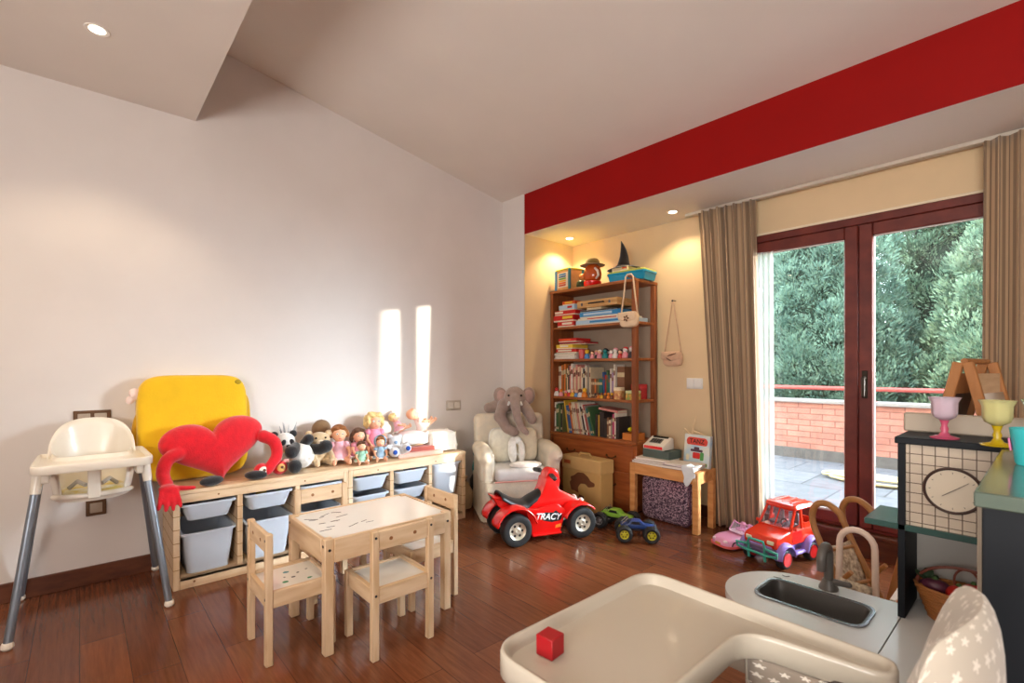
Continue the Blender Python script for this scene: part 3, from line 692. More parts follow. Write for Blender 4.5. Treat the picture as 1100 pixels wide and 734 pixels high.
# ================================================================== HIGHCHAIRS
TRAY_P = [(.295, -.215), (.295, .215), (-.13, .205), (-.135, .15), (.055, .125), (.055, -.125), (-.135, -.15), (-.13, -.205)]
def highchair(label, loc, rz, plastic, padded):
    t = thing('highchair', label, 'highchair', loc, rz)
    H = .745
    P = round_poly(TRAY_P, [.06, .06, .03, .03, .05, .05, .03, .03], 8)
    L_ = [at_z(inset(P, .004), H - .040), at_z(P, H - .036), at_z(P, H - .006), at_z(inset(P, .002), H - .001), at_z(inset(P, .005), H), at_z(inset(P, .009), H - .002), at_z(inset(P, .013), H - .014), at_z(inset(P, .017), H - .018)]
    m = MB(); m.loft(L_, cap0=False, cap1=False); m.tri(L_[0]); m.tri(L_[-1]); m.build('tray', plastic, t, sharp=50)
    # seat shell: high rounded back, low sides, open leg holes at the front
    cx, ax, ay = -.045, .165, .170
    def top(p): # p: angle from the back, 0..pi
        p = abs(p); k = min(1, max(0, (p - (.48 if padded else 1.0)) / .55)); k = k * k * (3 - 2 * k); return (.905 - .075 * (min(p, 1.05) / 1.0) ** 2.6) * (1 - k) + .715 * k
    def wall(off, z0=.535, lim=2.25):
        def fn(u, v):
            p = (u * 2 - 1) * lim; a = pi + p; z = z0 + (top(p) - z0) * v; k = 1 - .16 * (1 - v) + .10 * max(0, (z - .745) / .16)
            return (cx + (ax * k + off) * cos(a), (ay * k + off) * sin(a), z)
        return fn
    sh = MB(); sh.grid(wall(0), 44, 10); sh.build('seat_shell', plastic, t, sharp=0, thick=.006)
    st = MB(); st.lathe([(0, .528), (.86, .53), (.90, .545), (.86, .55), (0, .545)], 36, M=T(cx, 0, 0) @ Matrix.Diagonal((ax, ay, 1, 1))); st.build('seat_pan', plastic, t)
    fb = MB(); fp = [(cx + ax * .93 * cos(a), ay * .93 * sin(a), .548 + .012 * cos(a)) for a in np.linspace(-1.15, 1.15, 17)]
    fb.tube(fp, .013, 10)
    fb.box((cx + ax * .97, 0, .63), (.012, .05, .17), bev=.004); fb.build('front_bar', plastic, t)
    for sy in (-1, 1):
        MB().prism(round_poly([(-.10, .655), (.23, .655), (.23, H - .041), (-.10, H - .041)], .02), sy * .165 - .012, sy * .165 + .012, Rx(pi / 2) @ T(0, 0, 0), bev=.003).build('tray_bracket', plastic, t)
    for sx in (-1, 1):
        for sy in (-1, 1):
            a = Vector((.185 if sx > 0 else -.10, sy * .188, H - .05)); b = Vector((.285 * sx, sy * .275, .012)); q = a + (b - a) * .10
            lg = MB(); lg.cyl(q, b + (a - b) * .02, .0155, n=16); lo = lg.build('leg', STEEL, t)
            c = MB(); c.cyl(a, q + (b - a) * .02, .021, .0185, 16); c.build('collar', plastic, lo)
            f = MB(); f.lathe([(0, 0), (.014, .001), (.021, .010), (.0205, .022), (.017, .030), (0, .032)], 16, M=T(b.x, b.y, 0)); f.build('foot', plastic, lo)
    if padded:
        def uvw(lim): return lambda u, v: (u * lim * 2 * .17, v * .42)
        def pad(off, lim, z0, dz, ex):
            def fn(u, v):
                p = (u * 2 - 1) * lim; a = pi + p; w = sin(pi * min(1, max(0, u))) ** .35
                z = z0 + (min(top(p) + dz, .712) - z0) * v; k = 1 - .16 * (1 - v) + .10 * max(0, (z - .745) / .16); o = off * (1 if off < 0 else 1) * w * (1 - .0 * v)
                return (cx + (ax * k + o) * cos(a), (ay * k + o) * sin(a), z)
            return fn
        # padded cover wrapped over the backrest
        def cover(u, v):
            p = (u * 2 - 1) * .58; a = pi + p; zt = top(p) + .010
            q = v * 2 * pi; s_ = cos(q); n_ = sin(q)                # closed cushion section: inside face, over the top, outside face
            zz = .60 + (zt - .60) * (.5 + .5 * s_); edge = (1 - (abs(u * 2 - 1)) ** 6) ** .5 if abs(u * 2 - 1) < 1 else 0
            k = 1 - .16 * (1 - (zz - .535) / .37) + .10 * max(0, (zz - .745) / .16)
            o = (.036 if n_ > 0 else .034) * n_ * edge * (abs(n_) ** .2 if n_ else 1)
            return (cx + (ax * k + o) * cos(a), (ay * k + o) * sin(a), zz + .012 * edge * s_)
        cv = MB(); cv.grid(cover, 30, 32, uvfn=lambda u, v: (u * .36, v * .70)); cv.build('padded_cover', STAR_COVER, t, sharp=0)
        ln = MB(); ln.grid(pad(-.030, 2.2, .545, -.012, 0), 44, 12, uvfn=uvw(2.2)); lo = ln.build('seat_liner', STAR_LINER, t, sharp=0, thick=.02)
        pp = MB(); fn = pad(-.030, 2.2, .545, -.006, 0); pp.tube([fn(u, 1.0) for u in np.linspace(0, 1, 60)], .0055, 8); pp.build('piping', mat('dark_brown_piping', (70, 58, 54), .8, vary=.05), lo)
        s2 = MB(); s2.lathe([(0, .55), (.8, .55), (.86, .565), (.7, .585), (0, .59)], 36, M=T(cx, 0, 0) @ Matrix.Diagonal((ax, ay, 1, 1))); s2.uv = {i: (v.x, v.y) for i, v in enumerate(s2.v)}; s2.build('seat_cushion', STAR_LINER, t)
        bk = MB(); bk.bar((cx + .03, .12, .612), (cx + .11, .115, .60), .03, .012, bev=.003); bk.build('buckle', BLACK_PLASTIC, t)
    else:
        s2 = MB(); s2.lathe([(0, .55), (.75, .55), (.82, .56), (.7, .575), (0, .58)], 30, M=T(cx, 0, 0) @ Matrix.Diagonal((ax, ay, 1, 1))); s2.build('seat_cushion', mat('yellow_patterned_pad', (226, 206, 120), .9, vscale=22, rgb2=(240, 236, 224)), t)
        for sy in (-1, 1): b = MB(); b.tube([(cx + .02, sy * .09, .582), (cx + .05, sy * .06, .615), (cx + .09, sy * .03, .60)], .010, 8); b.build('harness_strap', mat('pale_grey_strap', (196, 192, 188), .8, vary=.04), t)
    return t
highchair('white highchair with silver legs by the white wall, empty tray', (-3.165, .052, 0), 0, CREAM_PLASTIC, False)
highchair('cream highchair close to the viewer with starry grey padding, red block on its tray', (-.275, .672, 0), pi, mat('ivory_tray_plastic', (190, 181, 166), .28, vary=.01, coat=.3), True)
cb = MB(); cb.box((0, 0, .0155), (.031, .031, .031), bev=.0012); o = cb.build('toy_block', mat('red_painted_block', (158, 6, 20), .45, vary=.03), loc=(-.513, .537, .7275), rz=radians(6)); tag(o, 'small red cube lying on the near highchair tray', 'toy block')

# ================================================================== BOOKCASE
BX0, BX1, BY0, BY1 = -3.150, -2.212, 3.30, 3.612
def bookcase():
    t = thing('bookcase', 'tall open brown wooden bookcase with drawer base in the niche corner', 'bookcase', (BX0, BY0, 0))
    w, d = BX1 - BX0, BY1 - BY0; s = .042
    MB().bx(0, .024, 0, d, 0, 1.86, bev=.002).build('side_panel', OAK_Z, t)
    for (x, y) in ((w - s, 0), (w - s, d - s)): MB().bx(x, x + s, y, y + s, .545, 1.86, bev=.003).build('post', OAK_Z, t)
    MB().bx(0, s * .8, -.002, .02, .545, 1.86, bev=.003).build('post', OAK_Z, t)
    MB().bx(-.006, w + .006, -.008, d, 1.86, 1.885, bev=.004).build('top_board', OAK_X, t)
    for z in (1.545, 1.25, .908): MB().bx(.024, w - .004, .006, d - .006, z - .022, z, bev=.002).build('shelf', OAK_X, t)
    MB().bx(.024, w, d - .008, d, .56, 1.86).build('back_panel', mat('grey_beige_back_panel', (168, 148, 128), .8, vary=.05), t)
    b = MB(); b.bx(.0245, w - .0005, .012, d - .0005, .06, .552, bev=.002); b.bx(.03, w - .03, .03, d - .01, 0, .06); b.build('base_cabinet', ORANGE_WOOD, t)
    MB().bx(.0, w + .002, -.006, d, .552, .578, bev=.003).build('base_top', OAK_X, t)
    for (z0, z1) in ((.33, .535), (.09, .315)):
        dr = MB().bx(.045, w - .03, -.004, .014, z0, z1, bev=.004).build('drawer', ORANGE_WOOD, t)
        for x in (.26, .70):
            hd = MB(); zc = (z0 + z1) / 2; hd.tube([(x - .045, -.005, zc + .006), (x - .03, -.016, zc - .006), (x, -.018, zc - .012), (x + .03, -.016, zc - .006), (x + .045, -.005, zc + .006)], .004, 8); hd.lathe([(0, 0), (.01, 0), (.008, .004), (0, .004)], 10, M=T(x - .045, -.005, zc + .006) @ Rx(pi / 2)); hd.lathe([(0, 0), (.01, 0), (.008, .004), (0, .004)], 10, M=T(x + .045, -.005, zc + .006) @ Rx(pi / 2))
            hd.build('handle', mat('antique_brass', (92, 70, 42), .4, metal=.8, vary=.06), dr)
bookcase()

# ================================================================== PINE SIDE TABLE
def side_table():
    t = thing('side_table', 'low honey pine side table beside the bookcase, toys and papers on top', 'table', (-1.925, 3.34, 0), 0)
    w, d, H, s = .56, .27, .435, .044
    for sx in (-1, 1):
        for sy in (-1, 1): x, y = sx * (w / 2 - s / 2), sy * (d / 2 - s / 2); MB().bx(x - s / 2, x + s / 2, y - s / 2, y + s / 2, 0, H - .001, bev=.003).build('leg', WARM_PINE, t)
    for sy in (-1, 1): MB().bx(-w / 2 + s, w / 2 - s, sy * (d / 2 - .011) - .010, sy * (d / 2 - .011) + .010, H - .085, H - .001, bev=.002).build('apron', WARM_PINE, t)
    for sx in (-1, 1): MB().bx(sx * (w / 2 - .011) - .010, sx * (w / 2 - .011) + .010, -d / 2 + s, d / 2 - s, H - .085, H - .001, bev=.002).build('apron', WARM_PINE, t)
    MB().bx(-w / 2 + .015, w / 2 - .015, -d / 2 + .015, d / 2 - .015, H - .012, H, bev=.001).build('table_top', WARM_PINE, t)
side_table()

# ================================================================== TOY KITCHEN
KX, KY = -.28, 1.65
NAVY = mat('dark_navy_lacquer', (15, 20, 27), .55, spec=.25, vary=.04); TEAL = mat('dark_teal_top', (58, 88, 84), .2, vary=.04); LAM = mat('grey_white_worktop', (214, 216, 216), .25, vary=.01); GREIGE = mat('greige_board', (178, 164, 146), .5, vary=.03); PALE = mat('pale_grey_board', (190, 184, 176), .6, vary=.02)
def toy_kitchen():
    t = thing('toy_kitchen', 'toy kitchen corner with white worktop, navy shelves, tiled back and round clock', 'toy kitchen', (0, 0, 0))
    zc = .493
    P = [(-.275, 1.375), (-.275, 1.745)] + [(-.505 + .185 * cos(a) * 1.0, 1.56 + .185 * sin(a)) for a in np.linspace(pi / 2, 3 * pi / 2, 22)]
    w = MB()                                                         # rounded worktop with a cut-out for the basin: a ring of faces round the hole
    n = 64
    def ray_hit(poly, c, a):
        best = None; d = Vector((cos(a), sin(a)))
        for i in range(len(poly)):
            p = Vector(poly[i]) - Vector(c); q = Vector(poly[(i + 1) % len(poly)]) - Vector(c); e = q - p; den = d.x * e.y - d.y * e.x
            if abs(den) < 1e-9: continue
            tt = (p.x * e.y - p.y * e.x) / den; uu = (p.x * d.y - p.y * d.x) / den
            if tt > 0 and -1e-6 <= uu <= 1 + 1e-6 and (best is None or tt > best): best = tt
        return (c[0] + d.x * best, c[1] + d.y * best)
    c = (-.462, 1.572); hole = rrect(.262, .150, .04, 8, c[0], c[1]); A = [2 * pi * k / n for k in range(n)]
    O = [ray_hit(P, c, a) for a in A]; I = [ray_hit(hole, c, a) for a in A]
    w.loft([at_z(I, zc), at_z(O, zc), at_z(O, zc - .022), at_z(I, zc - .022), at_z(I, zc)], cap0=False, cap1=False)
    w.build('round_worktop', LAM, t, sharp=30)
    b = MB(); R = lambda k: rrect(.262 + k, .150 + k, .04 + k / 3, 8, c[0], c[1])
    b.loft([at_z(R(.014), zc + .0005), at_z(R(.014), zc + .004), at_z(R(-.004), zc + .004), at_z(R(-.012), zc - .01), at_z(R(-.03), zc - .055), at_z(R(-.05), zc - .062)], cap0=False)
    so = b.build('sink', mat('dark_grey_basin', (82, 80, 78), .35, vary=.04, metal=.2), t)
    g = MB(); g.loft([at_z(R(.018), zc + .001), at_z(R(.018), zc + .0055), at_z(R(.006), zc + .0055), at_z(R(.006), zc + .001)], cap0=False, cap1=False); g.build('rim', mat('grey_metal_rim', (150, 156, 164), .2, metal=.8, vary=.03), so)
    MB().bx(-.273, .38, 1.24, 1.84, zc - .022, zc, bev=.002).build('worktop', LAM, t)
    cb = MB(); cb.bx(-.55, .38, 1.43, 1.73, .06, zc - .068, bev=.003); cb.bx(-.53, .36, 1.46, 1.71, 0, .06); cb.build('base_cabinet', PALE, t)
    for x0 in (-.545, -.235, .075): 
        d = MB().bx(x0, x0 + .30, 1.418, 1.43, .07, zc - .075, bev=.003).build('door', PALE, t); MB().tube([(x0 + .13, 1.418, .38), (x0 + .13, 1.405, .38), (x0 + .19, 1.405, .38), (x0 + .19, 1.418, .38)], .005, 8).build('handle', CHROME, d)
    # hutch above the worktop
    MB().bx(KX, KX + .016, KY, KY + .19, zc, .972, bev=.001).build('side_panel', NAVY, t)
    MB().bx(KX - .006, .38, KY - .006, KY + .19, .962, .98, bev=.002).build('top_board', NAVY, t)
    MB().bx(KX - .014, .38, KY + .165, KY + .185, .98, 1.035, bev=.004).build('gallery_board', GREIGE, t)
    MB().bx(KX - .075, .38, KY, KY + .185, .728, .745, bev=.002).build('middle_shelf', TEAL, t)
    MB().bx(KX + .016, -.074, KY + .010, KY + .022, .745, .962).build('tile_panel', TILE_GRID, t)
    MB().bx(KX + .016, .38, KY + .17, KY + .18, zc, .728).build('back_panel', PALE, t)
    # clock on the tiles
    ck = MB(); ck.lathe([(0, 0), (.056, 0), (.056, .003), (0, .003)], 40, M=T(-.170, KY + .010, .852) @ Rx(pi / 2)); co = ck.build('clock', mat('cream_clock_face', (222, 208, 186), .5, vary=.02), t)
    rg = MB(); rg.tube([(-.170 + .056 * cos(a), KY + .006, .852 + .056 * sin(a)) for a in np.linspace(0, 2 * pi, 48, endpoint=False)], .0035, 8, closed=True); rg.build('clock_rim', mat('dark_brown_rim', (64, 40, 32), .5, vary=.05), co)
    hd = MB(); cxk, yk, zk = -.170, KY + .0055, .852
    hd.bar((cxk - .012, yk, zk - .010), (cxk + .030, yk, zk + .024), .0025, .001); hd.bar((cxk + .006, yk - .001, zk + .005), (cxk - .020, yk - .001, zk - .016), .004, .001)
    for k in range(12): a = k * pi / 6; hd.bar((cxk + .043 * cos(a), yk + .001, zk + .043 * sin(a)), (cxk + .047 * cos(a), yk + .001, zk + .047 * sin(a)), .003, .001)
    hd.build('clock_hands', MATS['dark_brown_rim'], co)
    # tall wing towards the viewer
    w = MB(); w.bx(-.072, .38, 1.02, 1.66, .06, .955, bev=.002); w.bx(-.05, .36, 1.05, 1.66, 0, .06); w.build('wing_cabinet', NAVY, t)
    MB().bx(-.080, .39, 1.008, 1.66, .955, .978, bev=.002).build('wing_top', mat('grey_green_top', (92, 106, 96), .18, vary=.04, coat=.3), t)
    MB().bx(-.098, -.072, 1.30, 1.318, zc, .905, bev=.001).build('edge_board', GREIGE, t)
    # grey tap
    f = MB(); bx_, by_ = -.455, 1.70
    f.lathe([(0, 0), (.026, 0), (.026, .006), (.020, .018), (.016, .03), (0, .03)], 20, M=T(bx_, by_, zc)); f.tube([(bx_, by_, zc + .02)] + [(bx_ + .0 * k, by_ - .035 + .035 * cos(a), zc + .105 + .032 * sin(a)) for k, a in enumerate(np.linspace(0, pi * 1.0, 10))] + [(bx_, by_ - .07, zc + .075)], [.013] * 11 + [.0115], 12)
    fo = f.build('tap', mat('grey_tap_plastic', (92, 88, 84), .35, vary=.03), t)
    lv = MB(); lv.limb([(bx_ + .016, by_, zc + .025), (bx_ + .055, by_ - .01, zc + .032)], [.010, .008]); lv.build('tap_lever', MATS['grey_tap_plastic'], fo)
    pn = MB()
    for (x, y, dx, dy) in ((-.60, 1.665, .02, .004), (-.585, 1.70, .012, -.006)): pn.tube([(x, y, zc + .0006), (x + dx, y + dy, zc + .0006), (x + dx * 1.6, y + dy * -1.2, zc + .0006)], .0014, 6)
    pn.build('pen_marks', MATS['dark_pen_mark'], t)
toy_kitchen()

# ================================================================== SOFT TOYS AND DOLLS ON THE STORAGE UNITS
SH = UH + .001
YEL = mat('yellow_plush', (238, 190, 14), .9, vary=.03, vscale=14, bump=.2, bscale=120, sheen=.3); YEL2 = felt('dark_yellow_plush', (214, 160, 6)); REDP = felt('red_plush', (214, 6, 30)); BLKP = felt('black_plush', (26, 26, 30)); WHTP = felt('white_plush', (232, 230, 226)); BEIP = felt('beige_plush', (206, 178, 140)); GRYP = felt('grey_brown_plush', (152, 132, 124)); OLV = felt('olive_spot_plush', (176, 148, 20))
EYE = mat('dark_glass_eye', (20, 16, 16), .1, vary=.02)
t = thing('square_cushion', 'big plain yellow square plush cushion leaning on the wall behind the red heart', 'cushion', (-3.395, .508, SH + .001), 0)
m = MB(); m.ell((0, 0, .30), (.085, .275, .302), Ry(radians(-6)), nu=48, nv=28, e1=.36, e2=.36); m.build('cushion_body', YEL, t, sharp=0)
for sy, z, l in ((-1, .22, .24), (1, .34, .17)):
    m = MB(); m.ell((0, sy * .262, z + .04), (.024, .036, l / 2 + .02), Rx(radians(4) * sy), e1=.7); m.build('side_strap', YEL2, t, sharp=0)
for (y, z, r) in ((-.20, .26, .022), (-.10, .20, .016), (.22, .56, .015), (.20, .30, .016), (-.19, .50, .013)):
    m = MB(); a = .085 * (1 - .1); m.ell((a - .004 + (z - .3) * -.10, y, z), (.006, r * 1.2, r)); m.build('round_spot', OLV, t, sharp=0)
m = MB(); m.ell((0.01, -.278, .50), (.012, .028, .034), Rx(.5)); m.ell((0.01, -.30, .47), (.006, .02, .025), Rx(-.4)); m.build('care_tag', cloth('pale_pink_tag', (240, 214, 204)), t)

def plush_heart():
    t = thing('heart_plush', 'big red heart shaped plush with stubby arms sitting in front of the yellow cushion', 'plush toy', (-3.16, .61, SH), 0)
    def hp(a): return (16 * sin(a) ** 3 / 16.0, (13 * cos(a) - 5 * cos(2 * a) - 2 * cos(3 * a) - cos(4 * a)) / 16.0)
    b = MB(); M = Ry(radians(-14)) @ Rx(radians(8))
    for sgn in (1, -1):
        def fn(u, v, sgn=sgn):
            x, y = hp(u * 2 * pi); r = sin(v * pi / 2); th = .095 * cos(v * pi / 2)
            return (sgn * th, x * .262 * r, .205 + (y * .198 * r) + .010)
        b.grid(fn, 60, 14, wrap=True, M=T(0, 0, -.005) @ M)
    # arms with mitten fingers
    L_ = [(.0, -.205, .185), (.02, -.262, .155), (.05, -.285, .09), (.105, -.272, .036)]; b.limb(spline(L_, 4), list(np.interp(np.linspace(0, 1, 13), [0, 1], [.036, .030])))
    R_ = [(-.01, .215, .235), (.015, .268, .20), (.045, .275, .12), (.075, .215, .045)]; b.limb(spline(R_, 4), list(np.interp(np.linspace(0, 1, 13), [0, 1], [.038, .030])))
    b.ell((.142, -.272, .027), (.040, .044, .022), None)
    for k in range(4): b.limb([(.16, -.300 + .019 * k, .022), (.192, -.312 + .027 * k, -.03), (.194, -.318 + .031 * k, -.058 - .012 * (k in (1, 2)))], [.014, .0115, .010], n=8)
    b.limb([(.14, -.235, .024), (.165, -.19, .022), (.175, -.165, .022)], [.015, .013, .011], n=8)
    o = b.soft('heart_body', REDP, t, voxel=.006, it=4)
    for (y, ry) in ((-.07, .3), (.15, -.55)):
        m = MB(); m.ell((.088, y, .027), (.032, .062, .026), Rz(ry)); m.build('black_foot', BLKP, t, sharp=0)
plush_heart()
def ball_plush(y, x, label, face):
    t = thing('round_plush', label, 'plush toy', (x, y, SH))
    m = MB(); m.ell((0, 0, .043), (.043, .045, .043)); m.build('plush_body', REDP, t, sharp=0)
    f = MB(); f.ell((.030, .0, .045), (.018, .026, .026)); fo = f.build('pale_face', felt(face[0], face[1]), t, sharp=0)
    e = MB(); e.ell((.046, .002, .050), (.005, .009, .009)); e.build('nose', mat('brown_nose', (104, 62, 40), .5, vary=.03), fo)
ball_plush(.80, -3.105, 'small round red plush with white face under the heart plush arm', ('white_face_felt', (236, 230, 222)))
ball_plush(.905, -3.13, 'small round red plush with tan face between heart plush and panda', ('tan_face_felt', (226, 178, 104)))

def panda():
    t = thing('panda_plush', 'black and white panda plush leaning back on the storage unit', 'plush toy', (-3.215, 1.06, SH), radians(4))
    b = MB(); b.ell((0, .0, .085), (.085, .080, .082)); b.ell((-.05, -.085, .175), (.06, .068, .06)); b.limb([(-.03, -.04, .12), (-.05, -.075, .16)], [.05, .045]); b.soft('panda_body', WHTP, t, .008, 5)
    for pts, rs in (([(-.0, .05, .12), (.06, .095, .12), (.085, .125, .14)], [.036, .036, .042]), ([(.02, -.045, .145), (.065, -.085, .125)], [.033, .042]), ([(.03, -.045, .03), (.105, -.085, .036), (.125, -.09, .045)], [.032, .036, .042]), ([(.0, .02, .16), (.03, .035, .19)], [.03, .034])):
        m = MB(); m.limb(pts, rs); m.soft('limb', BLKP, t, .007, 4)
    for s_ in (-1, 1):
        m = MB(); m.ell((-.06, -.085 + s_ * .058, .222), (.016, .024, .024)); m.build('ear', BLKP, t, sharp=0)
        m = MB(); m.ell((.004, -.085 + s_ * .025, .18), (.010, .014, .019), Rx(s_ * .4)); m.build('eye_patch', BLKP, t, sharp=0)
    m = MB(); m.ell((.013, -.085, .157), (.010, .013, .009)); m.build('nose', BLKP, t, sharp=0)
    m = MB(); m.ell((.07, -.125, .075), (.020, .024, .014)); m.build('ribbon', cloth('pink_ribbon', (238, 176, 166)), t, sharp=0)
panda()
t = thing('bear_plush', 'beige bear plush with pale muzzle slumped between panda and dolls', 'plush toy', (-3.285, 1.205, SH), radians(-8))
b = MB(); b.ell((0, 0, .07), (.06, .065, .07)); b.ell((.02, -.01, .165), (.058, .072, .055)); b.limb([(.02, -.05, .09), (.08, -.06, .05)], [.024, .022]); b.limb([(.02, .05, .09), (.08, .06, .05)], [.024, .022]); b.limb([(.02, -.03, .03), (.11, -.04, .022)], [.026, .02]); b.limb([(.02, .04, .03), (.11, .05, .022)], [.026, .02])
b.soft('bear_body', BEIP, t, .007, 4)
m = MB(); m.ell((.07, -.01, .152), (.02, .028, .022)); mo = m.build('muzzle', felt('cream_muzzle', (236, 214, 190)), t, sharp=0); m = MB(); m.ell((.088, -.01, .158), (.006, .010, .007)); m.build('nose', EYE, mo)
for s_ in (-1, 1):
    m = MB(); m.ell((.01, -.01 + s_ * .062, .205), (.014, .024, .024)); m.build('ear', BEIP, t, sharp=0)
    m = MB(); m.ell((.07, -.01 + s_ * .03, .185), (.006, .007, .007)); m.build('eye', EYE, t, sharp=0)
m = MB(); m.ell((-.05, .05, .155), (.045, .07, .075)); o = m.soft('toy_ball_cap', felt('brown_fur_hat', (128, 96, 64)), None, .01, 3, (-3.36, 1.225, SH + .0)); o.name = 'fur_hat'
o.location = (-3.345, 1.205, SH + .06); tag(o, 'brown fur hat lying behind the beige bear plush', 'hat')
t = thing('tuft_toy', 'small grey feathery tuft toy standing behind the panda', 'toy', (-3.385, 1.03, SH))
m = MB(); m.lathe([(0, 0), (.03, 0), (.034, .05), (.02, .11), (0, .115)], 14)
m.build('toy_body', felt('grey_felt', (150, 150, 152)), t)
for k in range(9):
    a = k * 2 * pi / 9; m = MB(); m.tube([(.01 * cos(a), .01 * sin(a), .105), (.03 * cos(a), .03 * sin(a), .19), (.045 * cos(a), .055 * sin(a), .245 + .02 * (k % 3))], [.006, .006, .001], 6); m.build('feather', felt('grey_felt', (150, 150, 152)), t)

def doll(label, x, y, z, s, rz, hair, dress, hairlen=0.0, curly=False, hood=None, shoes=None, lean=0, skin=SKIN, hide_dress=False, ry=0.0):
    t = thing('doll', label, 'doll', (x, y, z), rz, 'dolls sitting on the toy storage', ry=ry); t.scale = (s, s, s)
    b = MB(); b.ell((-.005, 0, .075), (.036, .044, .07)); b.ell((.0, 0, .19), (.047, .046, .052)); b.ell((.012, 0, .175), (.038, .04, .034)); b.limb([(0, 0, .13), (0, 0, .165)], [.02, .022]); b.ell((.049, 0, .182), (.007, .007, .007))
    for q in (-1, 1):
        b.ell((-.003, q * .046, .188), (.009, .007, .012))
        b.limb([(-.0, q * .038, .12), (.03, q * .064, .085), (.068, q * .058, .062)], [.017, .015, .012]); b.ell((.082, q * .054, .058), (.015, .011, .009))
        b.limb([(.0, q * .026, .026), (.068, q * .038, .028), (.128, q * .046, .018)], [.024, .020, .014]); b.ell((.140, q * .048, .024), (.014, .012, .022))
    b.soft('doll_body', skin, t, .0062, 3)
    for q in (-1, 1):
        m = MB(); m.ell((.0435, q * .0175, .196), (.004, .0068, .0068)); m.ell((.0458, q * .0175, .196), (.0028, .0038, .0044), m=1); m.build('eye', [mat('eye_white', (240, 238, 234), .2, vary=.01), EYE], t, sharp=0)
    m = MB(); m.ell((.0475, 0, .164), (.004, .010, .0035)); m.build('mouth', mat('pink_lips', (206, 84, 84), .4, vary=.03), t, sharp=0)
    h = MB(); h.ell((-.014, 0, .206), (.048, .054, .050)); h.ell((.014, .018, .234), (.028, .028, .014)); h.ell((.016, -.018, .232), (.026, .026, .013))
    if curly:
        rnd = random.Random(int(y * 100))
        for k in range(26):
            a = rnd.uniform(.85, 2 * pi - .85); p = rnd.uniform(-.75, 1.1); h.ell((-.006 + .05 * cos(a) * cos(p) * 1.05, .054 * sin(a) * cos(p) * 1.1, .20 + .05 * sin(p)), (.017, .017, .017), nu=8, nv=6)
    if hairlen:
        for q in (-1, 1): h.limb([(-.012, q * .046, .20), (-.016, q * .056, .20 - hairlen * .6), (-.01, q * .05, .20 - hairlen)], [.02, .017, .009])
        h.limb([(-.035, 0, .20), (-.045, 0, .20 - hairlen)], [.03, .02])
    h.soft('hair', hair, t, .0062, 2)
    if dress is not None:
        d = MB(); d.lathe([(.026, .143), (.036, .135), (.046, .105), (.05, .08), (.062, .06), (.078, .040), (.082, .030), (.074, .028), (0, .028)], 26, M=T(.004, 0, 0), sx=.95, sy=1.0)
        do = d.build('dress', dress, t, sharp=60)
        for q in (-1, 1): m = MB(); m.ell((.008, q * .046, .118), (.024, .023, .024), Rx(q * .4)); m.build('puff_sleeve', dress, do, sharp=0)
        m = MB(); m.tube([(.004 + .078 * cos(a) + .003 * sin(9 * a), .082 * sin(a), .031 + .003 * cos(9 * a)) for a in np.linspace(0, 2 * pi, 40, endpoint=False)], .005, 6, closed=True); m.build('hem', PAPER, do)
    if hood is not None:
        m = MB(); m.grid(lambda u, v: ((-.012 + .064 * cos(.95 + u * (2 * pi - 1.9)) * sin(.25 + v * 2.0)), .064 * sin(.95 + u * (2 * pi - 1.9)) * sin(.25 + v * 2.0), .20 + .066 * cos(.25 + v * 2.0)), 26, 12); m.build('hood', hood, t, sharp=0, thick=.006)
    if shoes is not None:
        for q in (-1, 1): m = MB(); m.ell((.142, q * .048, .026), (.018, .017, .028)); m.build('shoe', shoes, t, sharp=0)
    return t
HBR = mat('chestnut_doll_hair', (150, 92, 44), .6, vary=.2, vscale=60, bump=.5, bscale=120); HDK = mat('dark_brown_doll_hair', (92, 58, 36), .6, vary=.2, vscale=60, bump=.5, bscale=120); HBL = mat('blonde_doll_hair', (240, 208, 140), .6, vary=.12, vscale=60, bump=.5, bscale=120)
PINKD = cloth('pink_print_dress', (240, 184, 200), .14); PINK2 = cloth('bright_pink_dress', (244, 150, 178), .06); GRND = cloth('mint_print_romper', (150, 200, 176), .2); BLUD = cloth('pale_blue_print', (150, 180, 206), .15); CREAMD = cloth('cream_print', (236, 222, 200), .08)
doll('doll with short chestnut hair in a pale pink print dress beside the beige bear', -3.26, 1.325, SH, 1.02, radians(-14), HBR, PINKD, .03)
doll('dark haired doll with brown hair band sitting behind the small green doll', -3.28, 1.475, SH, .88, radians(-4), HDK, cloth('lilac_pink_dress', (222, 150, 170), .1), .06)
doll('tiny doll in mint green romper sitting at the shelf front', -3.125, 1.425, SH, .60, radians(-14), HDK, GRND, 0)
doll('blonde curly doll in bright pink dress sitting high at the back', -3.345, 1.625, SH + .045, 1.08, radians(-10), HBL, PINK2, .05, True)
doll('small blue hooded doll between the pink dressed doll and white teddy', -3.15, 1.575, SH, .66, radians(-20), HBR, BLUD, 0, hood=BLUD)
bk = MB(); bk.bx(-.075, .075, -.075, .075, 0, .043, bev=.004); o = bk.build('padded_box', cloth('rose_fabric_box', (214, 168, 160)), loc=(-3.375, 1.625, SH)); tag(o, 'rose fabric box under the blonde curly doll', 'box')
t = thing('teddy_plush', 'small grey white teddy with blue paw pads lying on its back', 'plush toy', (-3.13, 1.705, SH), radians(-12))
